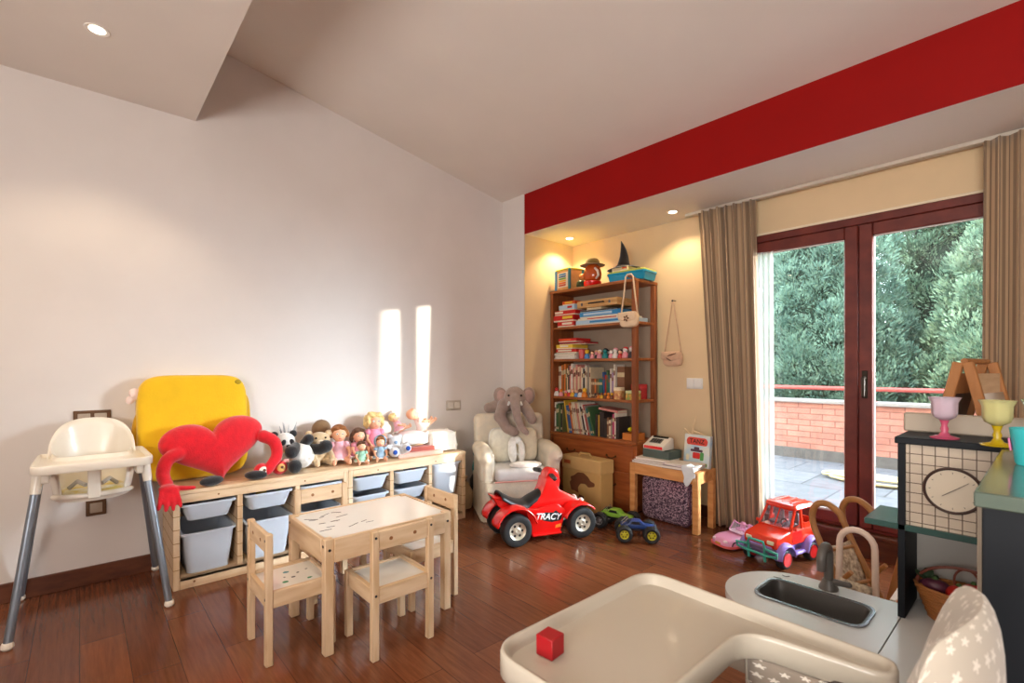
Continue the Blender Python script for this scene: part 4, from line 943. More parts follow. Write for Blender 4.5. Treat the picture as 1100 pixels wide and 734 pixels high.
b = MB(); b.ell((-.02, 0, .05), (.05, .05, .048)); b.ell((-.055, -.01, .115), (.04, .044, .04)); b.limb([(0, -.03, .045), (.055, -.045, .055)], [.026, .036]); b.limb([(0, .03, .05), (.05, .045, .075)], [.026, .034]); b.limb([(-.03, -.045, .075), (-.0, -.075, .085)], [.02, .018]); b.limb([(-.03, .045, .08), (.0, .07, .10)], [.02, .018]); b.ell((-.06, -.045, .15), (.01, .018, .018)); b.ell((-.06, .03, .15), (.01, .018, .018)); b.soft('teddy_body', felt('pale_grey_plush', (214, 214, 218)), t, .006, 3)
for (x, y, z) in ((.086, -.047, .057), (.079, .047, .078)): m = MB(); m.ell((x, y, z), (.007, .017, .017)); m.build('paw_pad', felt('blue_pad', (26, 74, 168)), t, sharp=0)
m = MB(); m.ell((-.018, -.012, .112), (.012, .016, .012)); m.build('muzzle', felt('blue_grey_muzzle', (130, 160, 196)), t, sharp=0)
def book_flat(name, label, x, y, z, w, d, h, rz, cover, group=None):
    """lying book, spine towards +x"""
    m = MB(); m.bx(-d / 2, d / 2, -w / 2, w / 2, 0, .003, bev=.001); m.bx(-d / 2, d / 2, -w / 2, w / 2, h - .003, h, bev=.001); m.bx(d / 2 - .003, d / 2, -w / 2, w / 2, .001, h - .001); m.bx(-d / 2 + .006, d / 2 - .0025, -w / 2 + .005, w / 2 - .005, .0028, h - .0028, m=1)
    o = m.build(name, [cover, PAGES], loc=(x, y, z), rz=rz); tag(o, label, 'book', group); return o
book_flat('picture_book', 'wide pink cream book lying lowest in the pile under the white basket', -3.225, 1.885, SH, .36, .26, .030, radians(-4), cloth('pink_cream_cover', (226, 176, 160)))
book_flat('picture_book', 'red brown edged book lying on top of the pile under the white basket', -3.24, 1.865, SH + .0305, .30, .22, .030, radians(-9), cloth('red_brown_cover', (186, 96, 84)))
def basket_lined():
    t = thing('lined_basket', 'wicker doll basket with white ruffled lining on the picture books', 'basket', (-3.275, 1.885, SH + .061))
    wk = MB(); wk.loft([at_z(rrect(.13, .20, .05), 0), at_z(rrect(.16, .24, .06), .075), at_z(rrect(.15, .23, .055), .075), at_z(rrect(.12, .19, .045), .008)]); wk.build('wicker_shell', mat('pale_wicker', (214, 178, 134), .8, vary=.15, bump=.5, bscale=90), t)
    P = rrect(.17, .25, .06, 8); n = len(P); fr = MB()
    loops = []
    for (z, k, am) in ((.092, -.004, 0), (.090, .006, .002), (.06, .012, .006), (.03, .017, .010), (.018, .02, .012)):
        loops.append([(p[0] * (1 + (k + am * cos(i * 2.2)) * 9), p[1] * (1 + (k + am * cos(i * 2.2)) * 7), z + .004 * sin(i * 1.3)) for i, p in enumerate(P)])
    fr.loft(loops, cap0=False, cap1=False); fr.build('ruffled_lining', cloth('white_ruffle', (240, 236, 230), .03), t, sharp=0, thick=.004)
    bl = MB(); bl.ell((0, 0, .072), (.078, .115, .032), e1=.7, e2=.6); bl.build('blanket', cloth('white_pink_blanket', (244, 226, 226), .06), t, sharp=0)
    return t
basket_lined()
doll('baby doll in pink floral suit lying in the white ruffled basket', -3.27, 1.80, SH + .165, .62, radians(60), HBL, PINKD, 0, ry=radians(-25))
t = thing('cloth_hamper', 'white cloth covered box at the shelf end with draped cloth', 'hamper', (-3.245, 2.11, SH))
def drape(u, v):
    P = rrect(.21, .235, .04, 6); n = len(P); k = u * n; i = int(k) % n; f = k - int(k); p = P[i]; q = P[(i + 1) % n]; x, y = p[0] * (1 - f) + q[0] * f, p[1] * (1 - f) + q[1] * f
    s_ = 1 + (1 - v) * (.05 + .035 * sin(u * 2 * pi * 11)); return (x * s_, y * s_, .002 + .142 * v + .006 * (1 - v) * (1 + sin(u * 2 * pi * 5)))
m = MB(); m.grid(drape, 96, 10, wrap=True); m.build('draped_cloth', cloth('sunlit_white_cloth', (244, 240, 232), .02), t, sharp=0, thick=.003)
m = MB(); m.ell((0, 0, .125), (.105, .118, .035), e1=.6, e2=.5); m.build('top_pad', MATS['sunlit_white_cloth'], t, sharp=0)
m = MB(); m.grid(lambda u, v: (-.02 + .12 * (u - .5), .115 + .05 * v + .012 * sin(u * 9) * v, .14 - .10 * v + .02 * sin(u * 5)), 14, 8); m.build('cloth_corner', MATS['sunlit_white_cloth'], t, sharp=0, thick=.003)
doll('bald baby doll lying in the white cloth hamper at the shelf end', -3.29, 2.02, SH + .165, .80, radians(80), SKIN, cloth('white_pink_suit', (246, 226, 222), .03), 0, ry=radians(-38))

# ================================================================== ARMCHAIR, ELEPHANT AND CUSHIONS
FLO = mat('cream_floral_slipcover', (226, 214, 194), .9, vscale=16, rgb2=(212, 204, 188), bump=.25, bscale=120)
AC = Vector((-2.935, 2.655, 0)); AR = radians(-28)
t = thing('armchair', 'small cream slipcovered armchair holding a grey elephant plush and cushions', 'armchair', AC, AR)
m = MB(); P = rrect(.50, .62, .05, 6); Q = [(p[0] * 1.03 + .004 * cos(i * 1.9), p[1] * 1.02 + .004 * sin(i * 2.3)) for i, p in enumerate(P)]
m.loft([at_z(Q, .004), at_z(P, .16), at_z(P, .30)]); m.build('skirt', FLO, t, sharp=50)
m = MB(); m.box((-.205, 0, .53), (.13, .60, .50), Ry(radians(-5)), bev=.045, seg=4); m.build('backrest', FLO, t, sharp=0)
for q in (-1, 1):
    m = MB(); m.box((.03, q * .262, .38), (.42, .105, .20), bev=.03, seg=3); m.tube([(-.17, q * .268, .50), (-.02, q * .275, .505), (.15, q * .278, .49), (.225, q * .275, .47), (.245, q * .272, .44)], [.06, .068, .070, .062, .03], 16); m.soft('armrest', FLO, t, .012, 4)
m = MB(); m.box((.055, 0, .345), (.42, .425, .10), bev=.035, seg=4); m.build('seat_cushion', cloth('pale_grey_seat_cover', (214, 212, 212), .03), t, sharp=0)
m = MB(); m.tube([(.266, y, .302) for y in np.linspace(-.22, .22, 12)], .006, 8); m.build('pink_piping', cloth('faded_pink_piping', (214, 150, 140)), t)
Mch = T(*AC) @ Rz(AR)
def on_chair(x, y, z): return Mch @ Vector((x, y, z))
t = thing('elephant_plush', 'grey brown elephant plush draped over the armchair back', 'plush toy', on_chair(-.178, .03, .796), AR - radians(12))
b = MB(); b.ell((-.02, -.05, .075), (.085, .12, .08)); b.ell((.07, .01, .125), (.088, .092, .094)); b.limb([(.14, .01, .12), (.185, .015, .05), (.195, .03, -.04), (.20, .065, -.12), (.225, .10, -.15)], [.045, .040, .034, .029, .024])
b.limb([(.06, -.08, .06), (.135, -.115, -.03), (.155, -.055, -.125), (.165, -.0, -.15)], [.056, .052, .046, .044]); b.limb([(.06, .09, .05), (.135, .125, .0), (.165, .15, -.05)], [.05, .046, .043]); b.limb([(-.03, -.12, .05), (-.02, -.21, .03)], [.06, .045])
b.soft('elephant_body', GRYP, t, .008, 4)
for q in (-1, 1):
    m = MB(); m.ell((.035, .01 + q * .118, .135), (.016, .062, .075), Rz(q * .35) @ Rx(-q * .25)); eo = m.build('ear', GRYP, t, sharp=0); m = MB(); m.ell((.047, .012 + q * .112, .133), (.012, .045, .056), Rz(q * .35) @ Rx(-q * .25)); m.build('ear_lining', felt('dusky_pink_plush', (178, 146, 138)), eo, sharp=0)
    m = MB(); m.limb([(.135, .01 + q * .045, .085), (.165, .01 + q * .055, .07)], [.014, .009], n=8); m.build('tusk', WHTP, t, sharp=0)
    m = MB(); m.ell((.143, .01 + q * .052, .145), (.006, .009, .009)); m.build('eye', EYE, t, sharp=0)
for (y, w, lb, c) in ((-.105, .098, 'cream floral cushion standing on the armchair seat, beside the skirted arm near the dolls', cloth('cream_floral_cushion', (226, 222, 208), .08)), (.108, .094, 'cream striped cushion standing on the armchair seat, on the bookcase side', cloth('cream_striped_cushion', (222, 212, 190), .06))):
    t = thing('cushion', lb, 'cushion', on_chair(-.035, y, .402), AR, ry=radians(-8))
    m = MB(); m.ell((0, 0, .135), (.050, w, .135), nu=32, nv=18, e1=.55, e2=.55); m.build('cushion_body', c, t, sharp=0)
    m = MB(); pth = [(0, w * math.copysign(abs(cos(a)) ** .55, cos(a)), .135 + .135 * math.copysign(abs(sin(a)) ** .55, sin(a))) for a in np.linspace(0, 2 * pi, 48, endpoint=False)]; m.tube(pth, .006, 6, closed=True); m.build('piping', WHTP, t)
t = thing('rabbit_plush', 'white plush with two long floppy ears between the armchair cushions', 'plush toy', on_chair(.065, .005, .398), AR, ry=radians(-8))
b = MB(); b.ell((-.01, 0, .185), (.03, .05, .03)); b.limb([(.0, -.035, .20), (.020, -.045, .16), (.024, -.044, .08), (.022, -.04, .034)], [.018, .034, .038, .026]); b.limb([(.0, .032, .18), (.020, .036, .14), (.024, .034, .07), (.022, .032, .03)], [.016, .026, .031, .022]); b.soft('plush_body', WHTP, t, .007, 3)
m = MB(); m.ell((0, 0, .0), (.075, .13, .022), nu=28, e1=.8); o = m.build('folded_cloth', cloth('white_folded_cloth', (240, 238, 234)), loc=on_chair(.185, .04, .413), rz=AR, sharp=0); tag(o, 'white folded cloth lying on the front of the armchair seat', 'cloth')
t = thing('drawstring_bag', 'tan cloth bag on the floor between storage unit and armchair', 'bag', (-3.30, 2.395, 0))
m = MB(); m.lathe([(0, 0), (.075, .002), (.088, .06), (.082, .14), (.05, .20), (.03, .23), (.045, .26), (0, .255)], 24); m.build('bag_body', cloth('tan_canvas', (200, 168, 128), .08), t, sharp=60); m = MB(); m.tube([(.033 * cos(a), .033 * sin(a), .228) for a in np.linspace(0, 2 * pi, 20, endpoint=False)], .005, 6, closed=True); m.build('cord', cloth('brown_cord', (120, 84, 56)), t)
t = thing('teal_plush', 'teal plush toy with black base tucked behind the armchair', 'plush toy', (-3.35, 2.60, 0))
b = MB(); b.ell((0, 0, .30), (.055, .06, .09)); b.ell((.005, 0, .43), (.05, .055, .055)); b.soft('plush_body', felt('teal_plush', (20, 120, 118)), t, .008, 3); m = MB(); m.lathe([(0, 0), (.075, 0), (.075, .20), (.055, .24), (0, .24)], 20); m.build('base', BLKP, t)

# ================================================================== RED RIDE-ON QUAD
def wheel(parent, name, c, r, w, hub, tyre=BLACK_RUBBER, spokes=5, treads=0, hubr=.55, flush=False):
    """axle along local y"""
    M = T(*c) @ Rx(pi / 2)
    m = MB(); hw = w / 2
    m.lathe([(r * hubr, -hw * .8), (r * .8, -hw), (r * .94, -hw * .86), (r, -hw * .5), (r, hw * .5), (r * .94, hw * .86), (r * .8, hw), (r * hubr, hw * .8), (r * hubr, -hw * .8)], 32, M=M)
    for k in range(treads):
        a = 2 * pi * k / treads; m.box((c[0] + r * .985 * cos(a), c[1], c[2] + r * .985 * sin(a)), (r * .07, w * .8, r * .13), Ry(-a), bev=r * .02)
    o = m.build(name, tyre, parent, sharp=45)
    h = MB()
    h.lathe([(0, -hw * .62), (r * .14, -hw * .72), (r * .2, -hw * .6), (r * hubr * .72, -hw * .55), (r * hubr, -hw * .82), (r * hubr, hw * .82), (r * hubr * .72, hw * .55), (r * .2, hw * .6), (r * .14, hw * .72), (0, hw * .62)], 32, M=M)
    if flush:
        for q in (-1, 1): h.lathe([(0, q * hw * .95), (r * .12, q * hw * 1.0), (r * .3, q * hw * .92), (r * hubr * .8, q * hw * .98), (r * hubr, q * hw * 1.04), (r * hubr, q * hw * .8)], 32, M=M)
    for q in (-1, 1):
        for k in range(spokes): a = 2 * pi * k / spokes; h.cyl((c[0] + r * .33 * cos(a), c[1] + q * hw * .54, c[2] + r * .33 * sin(a)), (c[0] + r * .33 * cos(a), c[1] + q * hw * .585, c[2] + r * .33 * sin(a)), r * .085, n=10, m=1)
    h.build('hub', [hub, BLACK_PLASTIC], o, sharp=45)
    return o
def quad():
    t = thing('ride_on_quad', 'red toddler ride on quad with black seat in front of the armchair', 'ride on toy', (-2.39, 2.405, 0), radians(69.5))
    HUBC = mat('champagne_hub', (196, 186, 168), .35, metal=.5, vary=.04)
    for sx in (-1, 1):
        for sy in (-1, 1): wheel(t, 'wheel', (sx * .24, sy * .138, .106), .105, .085, HUBC, spokes=6)
    body = round_poly([(-.375, .315), (-.33, .24), (-.20, .20), (-.15, .10), (.13, .10), (.16, .17), (.29, .17), (.315, .215), (.20, .275), (.11, .325), (.075, .40), (.015, .41), (.0, .35), (-.03, .285), (-.12, .248), (-.22, .262), (-.30, .30)], .016, 4)
    MX = Rx(pi / 2)
    m = MB(); m.prism(body, -.068, .068, MX, bev=.008, seg=2); m.build('body_shell', RED_PLASTIC, t, sharp=30)
    # side panels and foot boards
    for q in (-1, 1):
        sp = round_poly([(-.135, .055), (.085, .055), (.13, .20), (.06, .245), (-.10, .225), (-.165, .235)], .02, 4)
        m = MB(); m.prism(sp, -.014, .014, T(0, q * .125, 0) @ MX, bev=.006); m.bx(-.13, .085, min(q * .06, q * .165), max(q * .06, q * .165), .050, .066, bev=.006); m.build('side_panel', RED_PLASTIC, t, sharp=35)
        for (cx, rr, a0, a1, zc) in ((-.24, .142, .25, 2.9, .106), (.235, .132, .75, 2.75, .10)):
            f = MB(); f.grid(lambda u, v, cx=cx, rr=rr, a0=a0, a1=a1, zc=zc: (cx + rr * (1.0 + .06 * sin(pi * v)) * cos(a0 + (a1 - a0) * u), q * (.05 + .125 * v), zc + rr * (1 + .06 * sin(pi * v)) * sin(a0 + (a1 - a0) * u)), 22, 8); f.build('fender', RED_PLASTIC, t, sharp=0, thick=.010)
    m = MB(); m.prism(round_poly([(.03, .33), (.11, .30), (.135, .37), (.115, .455), (.06, .475), (.02, .44), (.01, .38)], .025, 5), -.048, .048, MX, bev=.015, seg=3); m.build('steering_cowl', RED_PLASTIC, t, sharp=30)
    m = MB(); m.cyl((.055, -.06, .425), (.055, .06, .425), .010)
    for q in (-1, 1): m.limb([(.055, q * .04, .425), (.04, q * .11, .43)], [.012, .011]); m.limb([(.04, q * .105, .43), (.03, q * .165, .425)], [.017, .016])
    m.build('handlebar', BLACK_PLASTIC, t)
    def seat(u, v):
        x = -.315 + .30 * u; z = .345 - .075 * sin(min(1, u * 1.35) * pi * .62) + (.055 * max(0, u - .62) / .38) ** 1.0
        a = (v - .5) * pi * 1.1; w = .085 * (1 - .35 * max(0, u - .5) * 2); return (x, w * sin(a), z - .035 * (1 - cos(a)) - .012)
    m = MB(); m.grid(seat, 22, 14); m.build('seat', BLACK_PLASTIC, t, sharp=0, thick=.012)
    for q in (-1, 1):
        m = MB(); m.ell((.292, q * .05, .225), (.018, .026, .02)); m.build('headlight', mat('clear_headlight', (230, 230, 226), .1, vary=.01), t, sharp=0)
        m = MB(); m.ell((.085, q * .049, .40), (.016, .006, .016)); m.build('cowl_disc', BLACK_PLASTIC, t, sharp=0)
    m = MB(); m.tube([(.27, -.10, .16), (.325, -.09, .165), (.335, 0, .17), (.325, .09, .165), (.27, .10, .16)], .011, 10); m.bar((.30, -.06, .15), (.33, -.06, .19), .012, .012); m.bar((.30, .06, .15), (.33, .06, .19), .012, .012); m.build('front_bumper', CHROME, t)
    m = MB()
    for sx in (-1, 1): m.cyl((sx * .24, -.13, .106), (sx * .24, .13, .106), .012)
    m.build('axle', DARK_METAL, t)
    # decal: black swoosh with pale lettering, on both side panels
    for q in (-1, 1):
        m = MB(); m.prism([(-.13, .192), (-.06, .183), (-.045, .145), (.02, .128), (.085, .135), (.098, .165), (.05, .205), (.03, .192), (-.03, .198), (-.04, .19)], -.0006, .0006, T(0, q * .1398, 0) @ MX); dc = m.build('decal', BLACK_PLASTIC, t)
        lettering('TRACY', .058, dc, (q * .012, q * .1412, .150 if q < 0 else .144), (pi / 2, radians(6), 0 if q < 0 else pi), mat('pale_decal_lettering', (238, 238, 240), .3, vary=.01), offset=.0012, shear=.25)
        m = MB(); m.prism([(.045, .086), (.085, .09), (.088, .112), (.05, .106)], -.0006, .0006, T(0, q * .1398, 0) @ MX); m.build('orange_reflector', mat('orange_sticker', (240, 130, 30), .4, vary=.02), t)
quad()

# ================================================================== MONSTER TRUCKS
def monster(label, loc, rz, col, hub, s=1.0, roll=.0):
    t = thing('monster_truck', label, 'toy truck', loc, rz, rx=roll); t.scale = (s, s, s)
    for sx in (-1, 1):
        for sy in (-1, 1): wheel(t, 'wheel', (sx * .082, sy * .072, .0515), .05, .052, hub, treads=16, spokes=6)
    m = MB(); m.bx(-.085, .085, -.02, .02, .055, .07, bev=.004)
    for sx in (-1, 1): m.cyl((sx * .082, -.06, .0515), (sx * .082, .06, .0515), .008); m.bar((sx * .082, -.03, .0515), (sx * .05, -.02, .085), .008, .008); m.bar((sx * .082, .03, .0515), (sx * .05, .02, .085), .008, .008)
    m.build('chassis', DARK_METAL, t)
    m = MB(); m.prism(round_poly([(-.10, .072), (.105, .072), (.112, .088), (.045, .096), (.02, .122), (-.035, .122), (-.055, .10), (-.10, .098)], .008, 3), -.032, .032, Rx(pi / 2), bev=.006); bo = m.build('body_shell', plas(col[0], col[1]), t)
    m = MB(); m.prism([(.022, .099), (.012, .116), (-.03, .116), (-.042, .101)], -.0328, .0328, Rx(pi / 2)); m.build('side_window', BLACK_PLASTIC, bo)
    m = MB()
    for sy in (-1, 1): m.tube([(-.05, sy * .026, .10), (-.055, sy * .026, .135), (-.09, sy * .026, .10)], .003, 6)
    m.build('roll_bar', CHROME, t)
    return t
monster('blue monster truck with yellow wheel hubs in front of the glittery bag', (-1.895, 2.835, .001), radians(40), ('dark_blue_truck', (36, 62, 120)), mat('yellow_hub', (196, 190, 40), .4, vary=.03), 1.08)
monster('lime green monster truck with grey hubs beside the cardboard box', (-2.13, 2.93, .001), radians(12), ('lime_truck', (130, 180, 60)), mat('grey_hub', (150, 150, 152), .35, metal=.5, vary=.03), 1.12)

# ================================================================== CARDBOARD BOX AND GLITTER BAG
t = thing('cardboard_box', 'tan cardboard toy box with brown animal print against the bookcase drawers', 'box', (-2.600, 3.168, 0), radians(-5))
TAN = mat('tan_cardboard', (206, 168, 104), .8, vary=.06, vscale=6)
m = MB(); m.bx(-.22, .22, -.075, .075, 0, .40, bev=.006); m.build('box_body', TAN, t)
m = MB(); m.bx(-.225, .225, -.08, .08, .315, .425, bev=.006); lo = m.build('lid', mat('pale_tan_cardboard', (214, 180, 118), .8, vary=.05, vscale=6), t)
m = MB(); m.tube([(-.09, 0, .425), (-.08, 0, .448), (.03, 0, .452), (.05, 0, .427)], .008, 8); m.build('handle', TAN, lo)
m = MB(); m.bx(-.205, -.10, -.0825, -.080, .345, .400); m.bx(-.19, -.115, -.0832, -.0825, .358, .388, m=1); m.build('label_patch', [TAN, mat('rust_print', (176, 84, 40), .8, vary=.1)], lo)
BRP = mat('brown_print', (120, 72, 42), .85, vary=.1)
def animal_print(parent, yy):
    m = MB(); pts = [(-.10, .10), (-.12, .16), (-.10, .17), (-.11, .20), (-.07, .215), (-.03, .245), (.03, .25), (.08, .225), (.10, .20), (.145, .19), (.14, .165), (.10, .155), (.08, .15), (.05, .17), (.0, .165), (-.03, .13), (-.02, .09), (-.06, .10)]
    m.prism(round_poly([(p[0] * 1.1, p[1] * 1.1 + .03) for p in pts], .012, 3), -.0008, .0008, T(0, yy, 0) @ Rx(pi / 2)); m.build('animal_print', BRP, parent)
    m = MB(); m.prism(round_poly([(-.03, .085), (.03, .08), (.04, .11), (-.02, .12)], .01, 3), -.0008, .0008, T(0, yy, 0) @ Rx(pi / 2)); m.build('ground_print', BRP, parent)
    m = MB(); m.prism(round_poly([(.06, .04), (.085, .05), (.075, .08), (.055, .07)], .008, 3), -.0008, .0008, T(0, yy, 0) @ Rx(pi / 2)); m.build('leaf_print', BRP, parent)
animal_print(t, -.0758)
GLIT, N, L, B = node_mat('purple_glitter_fabric')
tc = N.new('ShaderNodeTexCoord'); vo = N.new('ShaderNodeTexVoronoi'); vo.inputs['Scale'].default_value = 130; L.new(tc.outputs['Object'], vo.inputs['Vector'])
cr = N.new('ShaderNodeValToRGB'); cr.color_ramp.elements[0].color = lin((70, 52, 74)); cr.color_ramp.elements[1].color = lin((208, 180, 196)); cr.color_ramp.elements[0].position = .3; cr.color_ramp.elements[1].position = .95
sp = N.new('ShaderNodeSeparateColor'); L.new(vo.outputs['Color'], sp.inputs[0]); L.new(sp.outputs[0], cr.inputs[0]); L.new(cr.outputs[0], B.inputs['Base Color']); B.inputs['Roughness'].default_value = .35; B.inputs['Metallic'].default_value = .2
t = thing('glitter_bag', 'purple glittery rounded case standing under the pine side table', 'bag', (-1.958, 3.375, 0), radians(-3))
m = MB(); m.prism(rrect(.40, .325, .055, 8, 0, .1655), -.085, .085, Rx(pi / 2), bev=.02, seg=3); m.build('case_body', GLIT, t, sharp=0)
for y in (-.055, .055): m = MB(); m.tube([(p[0] * 1.012, y, .1655 + (p[1]) * 1.012) for p in rrect(.40, .325, .055, 8)], .005, 8, closed=True); m.build('zip_piping', mat('plum_piping', (96, 64, 92), .6, vary=.05), t)
m = MB(); m.tube([(-.07, 0, .33), (-.06, 0, .355), (.06, 0, .355), (.07, 0, .33)], .008, 8); m.build('handle', MATS['plum_piping'], t)

# ================================================================== BOOKCASE CONTENTS
ORD = ['first', 'second', 'third', 'fourth', 'fifth', 'sixth', 'seventh', 'eighth', 'ninth', 'tenth', 'eleventh', 'twelfth', 'thirteenth', 'fourteenth', 'fifteenth', 'sixteenth', 'seventeenth', 'eighteenth', 'nineteenth', 'twentieth', 'twenty first', 'twenty second', 'twenty third', 'twenty fourth', 'twenty fifth', 'twenty sixth', 'twenty seventh', 'twenty eighth', 'twenty ninth', 'thirtieth', 'thirty first', 'thirty second', 'thirty third', 'thirty fourth']
BC = {'cream': (226, 206, 170), 'orange': (214, 120, 50), 'dark': (52, 44, 42), 'white': (228, 220, 206), 'pink': (214, 140, 128), 'green': (70, 104, 66), 'blue': (64, 96, 150), 'teal': (40, 110, 110), 'yellow': (222, 176, 60), 'brown': (126, 84, 56), 'red': (186, 50, 44), 'grey': (150, 140, 130), 'olive': (112, 112, 66), 'magenta': (190, 70, 110), 'lilac': (166, 140, 176)}
def bcol(n): return mat('%s_book_cover' % n, BC[n], .55, vary=.05, vscale=50)
BAND = mat('pale_title_band', (204, 186, 146), .6, vary=.05, vscale=80); BAND2 = mat('dark_title_band', (128, 84, 66), .6, vary=.1, vscale=80)
def book_up(label, x, z, th, h, d, col, tilt=0.0, y=None, group='books standing on the bookcase shelves', band=0):
    """standing book with its spine facing the room; x is the foot of its niche-wall edge"""
    m = MB(); y = BY0 + .022 if y is None else y
    m.bx(0, .0022, 0, d, 0, h); m.bx(th - .0022, th, 0, d, 0, h); m.bx(0.001, th - .001, 0, .0025, 0, h); m.bx(.0021, th - .0021, .0024, d - .004, .004, h - .005, m=1)
    if band: m.bx(.0008, th - .0008, -.0006, .0004, h * .68, h * .82, m=2); m.bx(.0012, th - .0012, -.0006, .0004, h * .08, h * .16, m=2)
    o = m.build('book', [bcol(col), PAGES, BAND if band == 1 else BAND2], sharp=20); o.location = (x, y, z); o.rotation_euler = (0, tilt, 0)
    return tag(o, label, 'book', group)
rnd = random.Random(11)
zs = .908
# upper book row (third shelf up from the drawers is figurines; this is the one below it)
x = BX0 + .036; cols = 'cream white orange brown orange olive cream dark pink white pink cream pink cream pink cream white dark white cream grey cream'.split()
for i, c in enumerate(cols):
    th = rnd.uniform(.011, .022); h = rnd.uniform(.245, .30); book_up('%s tall book, %s from the niche wall on the upper book shelf' % (c, ORD[i]), x, zs + .0005, th, h, rnd.uniform(.16, .20), c, y=BY0 + .075, band=(1 if c in ('dark', 'brown', 'orange', 'olive', 'grey') else 2) if rnd.random() < .75 else 0); x += th + .0012
x += .004
for j, c in enumerate('brown brown orange brown olive teal teal'.split()):
    i = len(cols) + j; th = rnd.uniform(.014, .019); book_up('%s small paperback, %s book from the niche wall, upper book shelf' % (c, ORD[i]), x, zs + .0005, th, .165, .13, c, y=BY0 + .08, band=1); x += th + .0012
for j, (c, h, tl) in enumerate((('blue', .225, -.05), ('red', .20, 0), ('green', .24, 0), ('teal', .20, 0), ('white', .255, 0), ('lilac', .22, 0), ('white', .29, 0))):
    i = len(cols) + 7 + j
    if i >= len(ORD): lab = '%s slim book, just before the brown patterned book' % c
    else: lab = '%s slim book, %s book from the niche wall, upper book shelf' % (c, ORD[i])
    if j == 6: lab = 'tall white slim book next to the brown patterned book on the figurine shelf'
    if j == 5: lab = 'lilac slim book near the tall white book on the figurine shelf'
    th = rnd.uniform(.014, .02); book_up(lab, x + (.011 if tl else 0), zs + .0005, th, h, .14, c, tilt=tl, y=BY0 + .08, band=2); x += th + .002 + (.011 if tl else 0)
book_up('wide brown patterned book at the post end of the figurine shelf', x + .004, zs + .0005, .075, .27, .15, 'brown', y=BY0 + .10, band=1)
# lower book row, leaning
x = BX0 + .036; zs2 = .5785
low = [('white', .27, 0), ('green', .25, 0), ('green', .26, 0), ('olive', .25, 0), ('green', .24, 0), ('dark', .25, 0), ('olive', .25, 0), ('yellow', .295, -.17), ('blue', .25, -.17), ('blue', .24, -.17), ('orange', .275, -.18), ('cream', .255, -.18), ('cream', .285, -.19), ('white', .28, -.19), ('cream', .285, -.20), ('pink', .275, -.20), ('cream', .28, -.21), ('white', .285, -.22), ('dark', .25, -.23), ('white', .285, -.24), ('red', .27, -.24), ('grey', .265, -.26), ('teal', .24, -.28), ('green', .255, -.29)]
first = True; prev = 0
for i, (c, h, tl) in enumerate(low):
    th = rnd.uniform(.010, .017)
    if tl and first: x += h * math.tan(-tl) * 1.02 + .004; first = False
    elif tl: x += .0035
    book_up('%s %s book, %s from the niche wall on the lowest book shelf' % (c, 'leaning' if tl else 'upright', ORD[i]), x, zs2 + (.0005 if not tl else .0005 + 0), th, h, rnd.uniform(.17, .20), c, tilt=tl, band=(1 if c in ('dark', 'green', 'blue', 'teal', 'brown', 'red') else 2) if rnd.random() < .8 else 0); x += th / max(.9, cos(tl)) + .0012
x += .004
for j, (c, h, th, b_) in enumerate((('dark', .19, .03, 0), ('yellow', .185, .012, 0), ('dark', .215, .045, 0), ('dark', .16, .03, 0), ('brown', .17, .018, 1), ('cream', .15, .02, 2), ('grey', .16, .014, 2), ('magenta', .205, .018, 1), ('white', .215, .014, 2), ('dark', .18, .03, 0))):
    i = len(low) + j
    book_up('%s upright book, %s from the niche wall on the lowest book shelf' % (c, ORD[i]), x, zs2 + .0005, th, h, .16, c, band=b_); x += th + .0015
XLOW = x
m = MB(); m.bx(-.10, .10, -.07, .07, 0, .003); m.bx(-.10, .10, -.07, .07, .020, .023); m.bx(-.10, .10, -.07, -.067, 0, .023); m.bx(-.097, .097, -.066, .066, .003, .020, m=1); o = m.build('book', [bcol('pink'), PAGES], loc=(x - .12, BY0 + .10, zs2 + .222)); o.rotation_euler = (0, .10, 0); tag(o, 'pink book lying flat across the tops of the upright books, lowest book shelf', 'book', 'books standing on the bookcase shelves')
t = thing('toy_tray', 'orange wooden tray of toys at the open end of the lowest book shelf', 'tray', (-2.30, BY0 + .10, zs2 + .0005))
m = MB(); P = rrect(.125, .15, .012, 3); m.loft([at_z(P, 0), at_z(P, .055), at_z(inset(P, .008), .055), at_z(inset(P, .008), .008)]); m.build('tray_body', mat('orange_tray_wood', (206, 122, 50), .5, vary=.06), t, sharp=30)
o = MB().box((0, 0, .017), (.03, .11, .030), bev=.010).build('toy_boat', plas('bright_yellow_toy', (226, 214, 30)), loc=(-2.30, BY0 + .08, zs2 + .0745)); o.rotation_euler = (radians(0), radians(-32), .3); tag(o, 'bright yellow toy resting on top of the orange tray', 'toy')
o = MB().ell((0, 0, 0), (.03, .06, .014), e1=.6).build('toy_disc', plas('violet_toy', (104, 70, 150)), loc=(-2.262, BY0 + .07, zs2 + .066)); o.rotation_euler = (0, -.2, .5); tag(o, 'flat violet toy lying on the orange tray', 'toy')
o = MB().lathe([(0, 0), (.018, .004), (.020, .03), (.010, .05), (.014, .07), (0, .085)], 14).build('toy_duck', plas('bright_yellow_toy', (226, 214, 30)), loc=(-2.315, BY0 + .145, zs2 + .0095)); o.scale = (1.2, 1.2, 2.2); tag(o, 'tall yellow toy standing at the back of the orange tray', 'toy')

